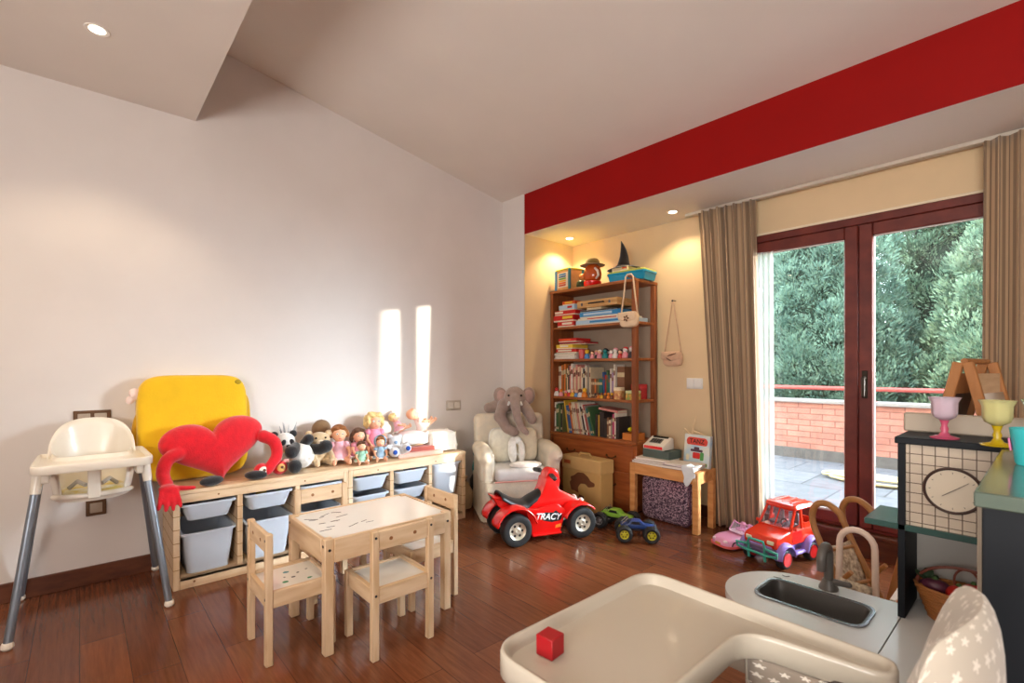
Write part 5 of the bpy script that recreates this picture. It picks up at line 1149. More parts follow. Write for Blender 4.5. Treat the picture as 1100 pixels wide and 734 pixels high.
# small figures: one builder, each coloured
def figure(label, x, y, z, s, c1, c2, c3=None, wide=1.0):
    t = thing('toy_figure', label, 'toy figure', (x, y, z), 0, 'small toy figures in the bookcase'); t.scale = (s, s, s)
    m = MB(); m.lathe([(0, 0), (.016 * wide, 0), (.018 * wide, .008), (.013 * wide, .026), (.008, .033), (0, .034)], 14); m.build('figure_body', plas(*c1), t, sharp=50)
    m = MB(); m.ell((0, 0, .044), (.014, .014, .014), nu=12, nv=8); m.build('figure_head', plas(*c2), t, sharp=0)
    if c3: m = MB(); m.ell((0, .003, .050), (.0155, .0145, .011), nu=12, nv=8); m.build('figure_hair', plas(*c3), t, sharp=0)
F = {'yellow': ('figure_yellow', (230, 180, 50)), 'pink': ('figure_pink', (232, 150, 160)), 'skin': ('figure_skin', (236, 186, 150)), 'teal': ('figure_teal', (30, 130, 130)), 'dark': ('figure_dark', (50, 40, 44)), 'white': ('figure_white', (232, 226, 218)), 'red': ('figure_red', (206, 50, 46)), 'blue': ('figure_blue', (80, 140, 200)), 'orange': ('figure_orange', (226, 130, 40)), 'brown': ('figure_brown', (120, 72, 44))}
fz = 1.2505
figs = [(.395, 'blue', 'yellow', 'yellow', 1.35, 'yellow haired figure in blue beside the red roll'), (.455, 'pink', 'skin', 'brown', 1.15, 'brown haired pink figure in the figurine row'), (.50, 'dark', 'pink', 'pink', 1.0, 'pink headed dark figure in the figurine row'), (.535, 'pink', 'skin', 'white', 1.3, 'white haired pink figure, middle of the figurine row'), (.595, 'teal', 'teal', 'dark', 1.45, 'teal figure with dark cap in the figurine row'), (.655, 'pink', 'white', None, 1.2, 'white headed pink figure beside the teal one'), (.70, 'white', 'white', 'pink', 1.45, 'white figure with pink cap under the hanging cream bag'), (.75, 'red', 'skin', 'dark', 1.2, 'dark haired red figure by the front post'), (.80, 'pink', 'white', 'red', 1.55, 'pink figure with red cap just past the front post'), (.862, 'dark', 'white', 'pink', 1.6, 'dark figure with white head at the open shelf end')]
for (dx, a, b, c, s, lb) in figs: figure(lb, BX0 + dx, BY0 + .055, fz, s, F[a], F[b], F[c] if c else None, 1.1)
figs2 = [(.44, 'white', 'skin', None, 1.35, .13, 'white figure standing in the second figurine line'), (.56, 'dark', 'white', 'dark', 1.3, .13, 'black and white figure standing in the second figurine line'), (.65, 'red', 'dark', None, 1.3, .13, 'red figure with dark head in the second figurine line'), (.83, 'white', 'red', None, 1.5, .15, 'white figure with red head, second line at the shelf end')]
for (dx, a, b, c, s, dy, lb) in figs2: figure(lb, BX0 + dx, BY0 + dy, fz, s, F[a], F[b], F[c] if c else None, 1.2)
o = MB().lathe([(0, 0), (.028, 0), (.03, .006), (.03, .08), (.028, .085), (0, .085)], 18).build('red_roll', plas('rose_roll', (206, 84, 80)), loc=(BX0 + .335, BY0 + .06, fz)); tag(o, 'rose red canister standing beside the magazine stack', 'canister')
fz2 = .9085
low_f = [(.05, 'white', 'red', 'dark figure'), (.105, 'pink', 'orange', ''), (.165, 'orange', 'pink', ''), (.205, 'red', 'white', ''), (.245, 'yellow', 'skin', ''), (.29, 'blue', 'skin', ''), (.335, 'white', 'brown', ''), (.385, 'orange', 'yellow', ''), (.505, 'brown', 'dark', ''), (.54, 'orange', 'brown', ''), (.575, 'yellow', 'brown', ''), (.61, 'brown', 'orange', ''), (.645, 'orange', 'orange', ''), (.68, 'brown', 'yellow', '')]
for i, (dx, a, b, _) in enumerate(low_f): figure('tiny %s figure with %s head, %s from niche wall before upper books' % (a, b, ORD[i]), BX0 + dx, BY0 + .034, fz2, (1.35, 1.15, .95, 1.1, 1.2, 1.1, 1.3, 1.45, .75, .8, .85, .85, .9, .95)[i], F[a], F[b], None, 1.1)
def tin(label, x, y, z, w, d, h, c, c2, name='tin_box'):
    t = thing(name, label, 'box', (x, y, z)); P = rrect(w, d, .012, 4); m = MB(); m.loft([at_z(P, 0), at_z(P, h * .8)]); m.build('tin_body', mat(c[0], c[1], .4, vscale=45, rgb2=c[2]), t, sharp=35)
    m = MB(); Q = inset(P, -.001); m.loft([at_z(Q, h * .72), at_z(Q, h - .003), at_z(inset(P, .003), h)]); m.build('tin_lid', mat(c2[0], c2[1], .35, vary=.04), t, sharp=35)
tin('floral tin with cream lid beside the front post, figurine shelf', BX0 + .735, BY0 + .06, .9085, .07, .07, .10, ('floral_tin', (226, 190, 120), (180, 90, 60)), ('cream_lid', (232, 214, 180)))
tin('green and orange floral tin at the open end, figurine shelf', BX0 + .865, BY0 + .07, .9085, .095, .09, .075, ('green_floral_tin', (110, 160, 80), (232, 160, 70)), ('pale_green_lid', (206, 214, 160)))
tin('red lidded box behind the floral tin at the open end', BX0 + .835, BY0 + .20, .9085, .10, .10, .125, ('red_tin', (186, 44, 48), (160, 34, 40)), ('bright_red_lid', (204, 52, 58)))

# board games
def game(label, x, y, z, w, d, h, c, band=None, rz=0.0, group='board game boxes in the bookcase'):
    t = thing('board_game', label, 'board game', (x, y, z), rz, group)
    MB().bx(-w / 2 + .002, w / 2 - .002, -d / 2 + .002, d / 2 - .002, 0, h * .4, bev=.001).build('box_bottom', mat('game_box_inner', (232, 222, 200), .6, vary=.03), t)
    m = MB().bx(-w / 2, w / 2, -d / 2, d / 2, h * .22, h, bev=.0015); lo = m.build('box_lid', plas(c[0], c[1], .45), t)
    if band: m = MB(); m.bx(-w * band[2] / 2 + band[3] * w, w * band[2] / 2 + band[3] * w, -d / 2 - .0006, -d / 2 + .001, h * .42, h * .82); m.build('title_strip', plas(band[0], band[1], .5), lo)
    return t
GR = ('game_red', (200, 34, 30)); GB = ('game_blue', (40, 130, 190)); GLB = ('game_light_blue', (176, 204, 224)); GO = ('game_orange', (222, 84, 30)); GY = ('game_yellow', (232, 196, 60)); GW = ('game_white', (232, 224, 206)); GC = ('game_cream', (226, 204, 164)); GD = ('game_dark', (60, 56, 60))
z = 1.5455; xl = BX0 + .16; yg = BY0 + .135
for (w, d, h, c, b, dx, lb) in ((.20, .24, .048, GR, GW + (.6, .1), .015, 'red game box at the bottom of the pile by the niche wall'), (.24, .26, .058, GR, GY + (.5, .22), -.005, 'red and yellow game box, second from bottom by the niche wall'), (.25, .25, .042, GR, GW + (.4, -.28), .01, 'red game box with white square, middle of the pile'), (.19, .22, .050, GLB, GR + (.3, .2), .02, 'pale blue game box near the top of the pile'), (.15, .20, .036, GO, GY + (.6, 0), .035, 'small orange red game box topping the pile by the niche wall')):
    game(lb, xl + dx, yg, z, w, d, h, c, b); z += h + .0006
z = 1.5455; xr = BX0 + .57
for (w, d, h, c, b, dx, lb) in ((.58, .25, .042, GLB, GB + (.55, .05), .015, 'long pale blue game box at the bottom, under the tan case'), (.52, .22, .020, GW, GR + (.6, 0), .0, 'thin white and red game box above the long pale blue one'), (.44, .24, .052, GB, GLB + (.7, -.05), -.015, 'bright blue game box in the middle of the wide pile'), (.40, .22, .016, GD, None, -.04, 'thin dark game board over the bright blue box')):
    game(lb, xr + dx, yg + .01, z, w, d, h, c, b); z += h + .0006
game('small cream box between the thin dark board and the tan case', xr - .09, yg, z, .16, .18, .020, GC, None); z += .0206
t = thing('wooden_case', 'tan wooden carry case with dark handle topping the wide game pile', 'case', (xr - .04, yg, z))
MB().bx(-.215, .215, -.12, .12, 0, .030, bev=.002).build('case_base', pine('tan_case_wood', (214, 170, 112), (196, 148, 92), (1, 6, 6)), t); lo = MB().bx(-.215, .215, -.12, .12, .031, .062, bev=.002).build('case_lid', MATS['tan_case_wood'], t)
m = MB(); m.tube([(-.08, -.12, .034), (-.078, -.131, .034), (.078, -.131, .034), (.08, -.12, .034)], .006, 8); m.build('handle', BLACK_PLASTIC, t)
for x_ in (-.16, .14): MB().bx(x_ - .009, x_ + .009, -.1235, -.119, .018, .044, bev=.001).build('latch', mat('steel_latch', (120, 120, 130), .3, metal=.8, vary=.03), t)
# second shelf pile: magazines then games
z = 1.2505; xl = BX0 + .165; yg = BY0 + .13
for i, (h, c) in enumerate(((.010, 'grey'), (.012, 'white'), (.010, 'grey'), (.012, 'cream'), (.010, 'olive'))):
    m = MB(); w, d = .255 - .006 * (i % 2), .22; m.bx(-w / 2, w / 2, -d / 2, d / 2, 0, h * .2); m.bx(-w / 2, w / 2, -d / 2, d / 2, h * .8, h); m.bx(-w / 2 + .001, w / 2 - .001, -d / 2 + .001, d / 2 - .001, h * .2, h * .8, m=1)
    o = m.build('magazine', [bcol(c), PAPER], loc=(xl + .008 * (i % 3) - .01, yg, z)); tag(o, '%s magazine, %s from the bottom of the pile under the red games' % (c, ORD[i]), 'magazine', 'magazines under the red games'); z += h + .0005
for (w, d, h, c, b, dx, lb) in ((.24, .20, .036, GR, GW + (.7, -.05), .0, 'red game box lying directly on the magazines'), (.20, .22, .040, GY, GW + (.5, 0), -.01, 'yellow game box between two red ones'), (.30, .20, .022, ('game_dark_red', (150, 26, 32)), None, .07, 'thin dark red game box above the yellow one'), (.22, .20, .034, GR, GO + (.6, -.1), .02, 'red orange game box topping the pile on the magazines')):
    game(lb, xl + dx, yg, z, w, d, h, c, b); z += h + .0006

# on top of the bookcase
ZT = 1.8855
t = thing('activity_cube', 'wooden activity cube with coloured sliders on top of the bookcase', 'toy', (BX0 + .14, BY0 + .11, ZT), radians(-8))
MB().bx(-.095, .095, -.08, .08, .004, .185, bev=.003).build('cube_body', pine('light_beech', (226, 178, 112), (208, 156, 92), (3, 3, 3)), t)
for (x, y, c) in ((-.095, -.08, ('cube_blue', (70, 150, 200))), (.095, -.08, ('cube_teal', (30, 120, 130))), (-.095, .08, ('cube_blue', (70, 150, 200))), (.095, .08, ('cube_teal', (30, 120, 130)))): MB().bx(x - .011, x + .011, y - .011, y + .011, 0, .190, bev=.003).build('corner_post', plas(*c), t)
MB().bx(-.10, .10, -.085, .085, .186, .20, bev=.003).build('cube_top', plas('cube_lime', (206, 200, 50)), t)
bp_ = MB().bx(-.072, .072, -.0825, -.0795, .028, .165).build('slider_panel', mat('white_panel', (236, 226, 206), .4, vary=.02), t)
for k, c in enumerate(((206, 70, 40), (232, 110, 40), (236, 180, 40), (110, 170, 60), (40, 110, 170), (50, 140, 200))): MB().bx(-.05, .048 - .0, -.088, -.0825, .040 + k * .020, .055 + k * .020, bev=.002).build('slider_bar', plas('slider_%d' % c[0], c), bp_)
o = MB().lathe([(0, 0), (.03, 0), (.045, .025), (.04, .06), (.025, .075), (0, .08)], 18).build('green_pot', plas('dark_green_pot', (50, 66, 40)), loc=(BX0 + .30, BY0 + .09, ZT)); tag(o, 'small dark green pot between the activity cube and the orange jar', 'pot')
m = MB(); m.ell((0, 0, 0), (.034, .03, .034)); o = m.build('wooden_ball', mat('orange_wood_ball', (216, 128, 52), .4, vary=.05), loc=(BX0 + .285, BY0 + .125, ZT + .112)); tag(o, 'orange wooden ball on the dark green pot', 'ball')
t = thing('toy_jar', 'glossy orange brown rounded jar with red base on top of the bookcase', 'jar', (BX0 + .405, BY0 + .12, ZT))
m = MB(); m.lathe([(0, 0), (.062, 0), (.076, .02), (.080, .05), (.074, .058), (0, .058)], 28); m.build('red_base', RED_PLASTIC, t)
m = MB(); m.lathe([(.06, .055), (.082, .08), (.088, .115), (.080, .155), (.066, .185), (.045, .208), (0, .215)], 28, sx=1.0, sy=.85); m.build('jar_body', mat('glossy_orange_brown', (196, 84, 30), .18, vary=.05, coat=.6), t, sharp=60)
m = MB(); m.tube([(.07, -.055, .16), (.105, -.06, .13), (.11, -.055, .09), (.085, -.06, .065)], [.009, .011, .011, .009], 10); m.build('pale_handle', mat('pale_jar_handle', (232, 206, 190), .4, vary=.03), t)
t = thing('sun_hat', 'round brimmed tan hat resting on the orange brown jar', 'hat', (BX0 + .405, BY0 + .12, ZT + .192))
m = MB(); m.lathe([(.060, .012), (.105, .004), (.112, .008), (.105, .011), (.064, .020), (.062, .045), (.045, .066), (0, .074)], 30); m.build('hat_body', cloth('olive_tan_felt', (138, 116, 62), .08), t, sharp=70); m = MB(); m.tube([(.0655 * cos(a), .0655 * sin(a), .024) for a in np.linspace(0, 2 * pi, 30, endpoint=False)], .004, 6, closed=True); m.build('hat_band', mat('dark_olive_band', (92, 74, 40), .8, vary=.05), t)
t = thing('storage_tub', 'turquoise plastic storage tub at the post end of the bookcase top', 'tub', (BX0 + .805, BY0 + .14, ZT), radians(4))
m = MB(); P = rrect(.36, .22, .03, 5); m.loft([at_z(inset(P, .02), 0), at_z(inset(P, .006), .055), at_z(P, .058), at_z(P, .072), at_z(inset(P, .008), .072), at_z(inset(P, .012), .055)], cap1=True); m.build('tub_body', plas('turquoise_plastic', (0, 150, 190), .3), t, sharp=40)
m = MB(); m.loft([at_z(inset(P, .004), .073), at_z(inset(P, .004), .083), at_z(inset(P, .02), .090)]); m.build('tub_lid', plas('yellow_green_lid', (196, 206, 90), .4), t, sharp=40)
game('small cream card box lying on the turquoise tub', BX0 + .735, BY0 + .13, ZT + .0925, .15, .14, .036, GC, GO + (.3, .3), radians(4), None)
t = thing('witch_hat', 'black pointed witch hat lying on the turquoise tub and card box', 'hat', (BX0 + .715, BY0 + .15, ZT + .131))
m = MB(); m.lathe([(.052, .004), (.11, 0), (.15, -.012), (.152, -.009), (.112, .006), (.060, .014)], 36, sx=1.0, sy=.72); m.build('brim', felt('black_felt', (22, 20, 22)), t, sharp=60)
m = MB(); pts = [(0, 0, .004), (.003, 0, .05), (.006, 0, .10), (.0, 0, .15), (-.012, 0, .20), (-.024, 0, .235)]; m.tube(pts, [.060, .047, .036, .026, .013, .003], 22); m.build('cone', MATS['black_felt'], t, sharp=0); m = MB(); m.tube([(.062 * cos(a), .0615 * sin(a), .016) for a in np.linspace(0, 2 * pi, 30, endpoint=False)], .005, 6, closed=True); m.build('hat_band', mat('grey_band', (84, 80, 82), .6, vary=.05), t)

# bags hanging from post and wall
def hanging_bag(label, loc, rz, M1, strap_top, half, flower):
    t = thing('shoulder_bag', label, 'bag', loc, rz)
    m = MB(); m.ell((0, 0, 0), (.030, .082, .062), nu=28, nv=16, e1=.5, e2=.5); m.build('bag_body', M1, t, sharp=0)
    m = MB(); m.grid(lambda u, v: (.034 + .006 * sin(v * pi), -.080 + .16 * u, .055 - .075 * v * (1 - .25 * abs(u - .5) * 2)), 14, 8); m.build('flap', M1, t, sharp=0, thick=.005)
    m = MB(); m.tube([(.0, -.076, .035), (0, -.004, strap_top - .008), (0, 0, strap_top), (0, .004, strap_top - .008), (0, .076, .035)] if half < .02 else [(.0, -.078, .035), (.0, -half * 1.6, strap_top * .5), (0, -half, strap_top - .02), (0, -half * .5, strap_top - .002), (0, half * .5, strap_top - .002), (0, half, strap_top - .02), (0, half * 1.6, strap_top * .5), (0, .078, .035)], .0035 if half < .02 else .0065, 8); m.build('strap', M1, t, sharp=0)
    if flower:
        f = MB()
        for k in range(5): a = 2 * pi * k / 5; f.ell((.045, .017 * cos(a), .005 + .017 * sin(a)), (.004, .010, .007), Rx(a), nu=10, nv=6)
        f.build('star_flower', mat('brown_flower', (126, 84, 54), .8, vary=.05), t, sharp=0)
    return t
hanging_bag('cream felt shoulder bag with star flower hanging on the bookcase post', (BX1 - .030, BY0 - .046, 1.555), -pi / 2 - .0, cloth('cream_felt_bag', (232, 204, 170), .04), .36, .034, True)
m = MB(); m.cyl((BX1 - .030, BY0 - .06, 1.895), (BX1 - .030, BY0 + .03, 1.895), .0075, n=10); tag(m.build('bag_peg', OAK_Z), 'short wooden peg at the top of the bookcase post holding the cream bag', 'peg')
t = hanging_bag('pink beige crumpled bag hanging by a cord from the wall nail', (-2.065, YW - .045, 1.245), -pi / 2, cloth('pink_beige_bag', (214, 176, 146), .10), .475, .010, False)
m = MB(); m.ell((.036, .01, .030), (.010, .05, .008), Rx(.25)); m.ell((.036, -.02, -.004), (.008, .03, .006), Rx(-.5)); m.build('dark_slit', cloth('brown_slit_cloth', (120, 84, 62)), t, sharp=0)  # thin dark slits on the bag front for its crumpled folds
m = MB(); m.cyl((-2.065, YW, 1.718), (-2.065, YW - .05, 1.716), .004, n=8); m.lathe([(0, 0), (.008, 0), (.008, .003), (0, .003)], 12, M=T(-2.065, YW - .05, 1.716) @ Rx(pi / 2)); tag(m.build('wall_nail', DARK_METAL), 'dark nail in the beige wall holding the pink beige bag', 'nail')

# ================================================================== ON THE SIDE TABLE
TZ = .4355; tx, ty = -1.925, 3.34
z = TZ
for i, (w, d, h, c, lb) in enumerate(((.28, .21, .016, 'white', 'white folder lying lowest under the green box'), (.27, .21, .014, 'grey', 'grey magazine between the white folders'), (.27, .20, .016, 'white', 'white folder directly under the dark green box'))):
    m = MB(); m.bx(-w / 2, w / 2, -d / 2, d / 2, 0, .002); m.bx(-w / 2, w / 2, -d / 2, d / 2, h - .002, h); m.bx(-w / 2 + .003, w / 2 - .003, -d / 2 + .003, d / 2 - .003, .002, h - .002, m=1); o = m.build('folder', [bcol(c), PAPER], loc=(tx - .12 + .01 * i, ty - .03, z), rz=radians(-4 + 5 * i)); tag(o, lb, 'folder'); z += h + .0005
t = thing('green_box', 'dark green shallow box under the toy cash register', 'box', (tx - .085, ty + .01, z), radians(-3)); P = rrect(.235, .17, .008, 3); m = MB(); m.loft([at_z(P, 0), at_z(P, .06), at_z(inset(P, .005), .06), at_z(inset(P, .005), .05)]); m.build('box_body', mat('grey_green_card', (78, 94, 88), .6, vary=.05), t, sharp=35)
MB().bx(-.10, .10, -.07, .07, .0505, .054).build('box_lining', mat('grey_green_lining', (96, 110, 104), .7, vary=.05), t)
z += .0605
t = thing('cash_register', 'cream toy cash register with red drawer front on the dark green box', 'toy till', (tx - .11, ty + .0, z), radians(-3))
MX = Rz(pi / 2) @ Rx(pi / 2)
m = MB(); m.prism(round_poly([(-.07, .0), (.07, .0), (.07, .082), (.045, .088), (-.055, .036), (-.07, .030)], .005, 3), -.09, .09, Rz(pi / 2) @ Rx(pi / 2) if False else Matrix(((0, 0, 1, 0), (1, 0, 0, 0), (0, 1, 0, 0), (0, 0, 0, 1))), bev=.003); m.build('till_body', CREAM_PLASTIC, t, sharp=30)
MB().bx(-.082, .082, -.0735, -.069, .005, .028, bev=.002).build('drawer', RED_PLASTIC, t)
sl = atan2(.052, .100)
kp = MB(); kp.box((-.01, -.012, .0605), (.10, .055, .004), Rx(sl)); ko = kp.build('keypad', mat('grey_keypad', (120, 116, 108), .5, vary=.05), t)
for r in range(3):
    for c in range(4): MB().box((-.043 + .022 * c, -.026 + .0155 * r, .0555 + .0155 * r * math.tan(sl)), (.016, .011, .006), Rx(sl), bev=.001).build('key', BLACK_PLASTIC, ko)
MB().box((.0, .034, .0865), (.13, .016, .006), Rx(sl)).build('display', mat('dark_display', (46, 50, 46), .2, vary=.02), t)
z = TZ
for i, (c, rz, dx, lb) in enumerate((('grey', 4, .02, 'grey brown magazine lowest in the loose pile by the curtain'), ('lilac', -6, .04, 'lilac edged magazine in the middle of the loose pile'), ('white', 9, .06, 'white magazine topping the loose pile by the curtain'))):
    m = MB(); h = (.022, .010, .008)[i]; m.bx(-.12, .12, -.085, .085, 0, h * .15); m.bx(-.12, .12, -.085, .085, h * .85, h); m.bx(-.119, .119, -.084, .084, h * .15, h * .85, m=1); o = m.build('magazine', [bcol(c), PAPER], loc=(tx + .115 + dx * .5, ty - .06, z), rz=radians(rz)); tag(o, lb, 'magazine'); z += h + .0006
m = MB(); m.grid(lambda u, v: (tx + .19 + .085 * u + .01 * sin(v * 9), ty - .10 + (-.075 if v > .5 else -.075 * v * 2) - .004 - .006 * sin(u * 7) * max(0, v - .5), z + .004 + .004 * sin(u * 8) if v < .45 else z + .004 - (v - .45) * .20 * (1 + .3 * sin(u * 5))), 16, 20)
tag(m.build('tissue_sheet', cloth('white_blue_tissue', (226, 234, 240), .03), sharp=0, thick=.002), 'white tissue sheet hanging over the front edge of the side table', 'tissue')
t = thing('puzzle_box', 'colourful upright puzzle box with red title banner on the side table', 'puzzle box', (tx + .165, ty + .072, TZ), radians(-6), rx=radians(-6))
MB().bx(-.105, .105, -.015, .015, 0, .235, bev=.001).build('box_body', mat('sky_print_card', (170, 206, 226), .5, vscale=9, rgb2=(232, 228, 214)), t)
m = MB(); m.prism(round_poly([(-.082, .158), (.082, .158), (.088, .195), (.07, .215), (-.07, .215), (-.088, .195)], .014, 3), -.0006, .0006, T(0, -.0155, 0) @ Rx(pi / 2)); bo = m.build('title_banner', plas('banner_red', (210, 70, 54), .5), t)
lettering('TANZ', .045, bo, (0, -.0166, .172), (pi / 2, 0, 0), mat('dark_title_ink', (60, 24, 20), .6, vary=.02))
pic = [((-.03, .03, .06, .105), ('print_red', (214, 40, 36))), ((-.05, .05, .11, .128), ('print_plum', (80, 50, 70))), ((-.022, .022, .124, .145), ('print_plum', (80, 50, 70))), ((.03, .06, .05, .11), ('print_green', (80, 150, 80))), ((-.085, -.06, .04, .085), ('print_cream', (236, 226, 190))), ((.0, .09, .008, .035), ('print_leaf', (120, 170, 60))), ((-.09, .0, .004, .03), ('print_brown', (160, 96, 60)))]
for k, (r, c) in enumerate(pic): m = MB(); m.prism(round_poly([(r[0], r[2]), (r[1], r[2]), (r[1], r[3]), (r[0], r[3])], .010, 3), -.0006, .0006, T(0, -.0154 - .0003 * (k % 3), 0) @ Rx(pi / 2)); m.build('printed_patch', plas(c[0], c[1], .5), t)
t = thing('wooden_figure', 'pale wooden branch figure standing behind the puzzle box', 'figure', (tx + .105, ty + .100, TZ)); WW = pine('pale_driftwood', (236, 210, 170), (216, 184, 140), (3, 3, 3))
m = MB(); m.lathe([(0, 0), (.03, 0), (.03, .01), (0, .01)], 16); m.limb([(0, 0, .01), (.005, 0, .20), (.02, 0, .30), (.04, 0, .37)], [.008, .008, .007, .004], n=8); m.limb([(.008, 0, .22), (-.05, 0, .27), (-.065, 0, .24)], [.007, .006, .004], n=8); m.limb([(.012, 0, .26), (.09, 0, .24), (.125, 0, .215)], [.007, .006, .004], n=8); m.limb([(0, 0, .20), (-.05, 0, .15)], [.006, .004], n=8); m.soft('branches', WW, t, .004, 1)
o = MB().ell((0, 0, .010), (.02, .013, .010), e1=.6).build('wooden_bead', mat('brown_bead', (140, 84, 44), .4, vary=.05), loc=(tx - .245, ty - .10, TZ)); tag(o, 'small brown wooden piece near the side table corner', 'bead')

# ================================================================== TOY CARS BY THE DOOR
def suv():
    t = thing('toy_suv', 'large red toy off road car with lilac wheel arches and teal bull bar', 'toy car', (-1.115, 3.205, 0), radians(-102))
    RH = mat('red_wheel_hub', (226, 40, 40), .3, vary=.03); LIL = plas('lilac_plastic', (160, 134, 214), .3); ORR = mat('orange_red_plastic', (232, 52, 22), .22, vary=.02, coat=.5); TEALP = plas('teal_plastic', (70, 178, 160), .3)
    for sx in (-.135, .135):
        for sy in (-1, 1): wheel(t, 'wheel', (sx, sy * .104, .0565), .055, .046, RH, spokes=0, hubr=.70, flush=True)
    MX = Rx(pi / 2)
    m = MB(); m.prism(round_poly([(-.20, .07), (.205, .07), (.215, .12), (.20, .135), (-.20, .135)], .012, 3), -.076, .076, MX, bev=.006); m.build('chassis', LIL, t, sharp=35)
    # red body: hood, doors, tail
    m = MB(); m.prism(round_poly([(-.205, .115), (.205, .115), (.21, .155), (.19, .178), (.055, .205), (-.205, .205)], .012, 4), -.102, .102, MX, bev=.010, seg=3); m.build('body_shell', ORR, t, sharp=30)
    # cabin: tapered pillars, roof
    pl = MB()
    for q in (-1, 1):
        for (a, b, w) in (((.060, .098, .20), (-.01, .084, .318), .016), ((-.055, .100, .20), (-.062, .086, .318), .020), ((-.195, .100, .20), (-.185, .086, .318), .026)): pl.bar((a[0], q * a[1], a[2]), (b[0], q * b[1], b[2]), w, .012, bev=.003, up=(0, 1, 0))
        pl.bar((-.13, q * .101, .202), (-.13, q * .101, .232), .12, .010, up=(0, 1, 0))
    pl.bx(-.202, -.19, -.09, .09, .20, .245, bev=.003)
    m = MB(); P = rrect(.215, .188, .03, 5, -.095, 0); m.loft([at_z(P, .312), at_z(inset(P, -.004), .322), at_z(inset(P, .004), .340), at_z(inset(P, .03), .346)]); 
    for y in (-.05, 0, .05): m.bx(-.18, -.02, y - .005, y + .005, .344, .350, bev=.002)
    ro = m.build('roof', ORR, t, sharp=35); pl.build('pillars', ORR, t, sharp=30)
    m = MB(); m.add([(.062, -.092, .204), (.062, .092, .204), (-.006, .080, .314), (-.006, -.080, .314)], [[0, 1, 2, 3]]); m.build('windscreen', TOY_WINDOW, t, thick=.003); 
    m = MB(); m.bar((.064, -.095, .206), (.064, .095, .206), .010, .010); m.bar((-.004, 0, .316), (.060, 0, .208), .005, .005); m.build('windscreen_frame', ORR, t)
    m = MB()
    for q in (-1, 1): m.bx(-.06, .0, q * .045 - .03, q * .045 + .03, .206, .225, bev=.006); m.bx(-.075, -.055, q * .045 - .03, q * .045 + .03, .21, .285, bev=.006)
    m.build('seats', mat('grey_toy_seats', (120, 110, 116), .5, vary=.04), t)
    m = MB(); m.tube([(.03 , .045 + .022 * cos(a), .235 + .022 * sin(a)) for a in np.linspace(0, 2 * pi, 20, endpoint=False)], .004, 6, closed=True); m.cyl((.055, .045, .215), (.03, .045, .235), .004, n=8); m.build('steering_wheel', BLACK_PLASTIC, t)
    for sx in (-.135, .135):
        for q in (-1, 1):
            f = MB(); f.grid(lambda u, v, sx=sx, q=q: (sx + (.068 + .014 * sin(pi * v)) * cos(.05 + (pi - .1) * u), q * (.086 + .050 * v), .056 + (.072 + .016 * sin(pi * v)) * sin(.05 + (pi - .1) * u) + .004), 20, 8); f.build('wheel_arch', LIL, t, sharp=0, thick=.008)
    for q in (-1, 1):
        MB().bx(-.07, .07, min(q * .09, q * .124), max(q * .09, q * .124), .062, .082, bev=.006).build('side_step', LIL, t)
        MB().box((.208, q * .068, .150), (.012, .042, .024), Rz(q * .12), bev=.005).build('headlight', mat('cream_headlight', (236, 226, 190), .2, vary=.02), t)
        m = MB(); m.box((.045, q * .115, .215), (.012, .024, .02), bev=.004); m.build('wing_mirror', ORR, t)
        MB().bx(-.05, .05, q * .1022 - .001, q * .1022 + .001, .13, .196, bev=.0008).build('door_panel', mat('deep_red_plastic', (200, 26, 18), .3, vary=.02), t)
    MB().bx(.196, .222, -.10, .10, .085, .118, bev=.008).build('bumper', mat('grey_violet_plastic', (110, 92, 130), .35, vary=.04), t)
    m = MB(); bb = [(.235, -.125, .085), (.24, -.128, .110), (.24, -.055, .118), (.243, -.045, .155), (.243, .045, .155), (.24, .055, .118), (.24, .128, .110), (.235, .125, .085), (.238, .06, .080), (.238, -.06, .080)]
    m.tube(bb, .0075, 8, closed=True)
    for q in (-1, 1): m.bar((.238, q * .05, .075), (.238, q * .05, .125), .009, .009); m.bar((.20, q * .05, .085), (.238, q * .05, .085), .009, .009); m.bar((.232, q * .05, .04), (.240, q * .05, .085), .012, .009)
    m.build('bull_bar', TEALP, t, sharp=50)
    MB().bx(.02, .05, -.028, .028, .2005, .204, bev=.001).build('hood_vent', BLACK_PLASTIC, t) if False else None
    m = MB(); m.prism(round_poly([(.09, -.02), (.15, -.035), (.16, .0), (.15, .035), (.09, .02), (.11, .0)], .006, 3), -.0005, .0005, T(0, 0, .1915) @ Ry(radians(11))); m.build('hood_decal', mat('pale_pink_decal', (246, 196, 190), .3, vary=.02), t)
suv()
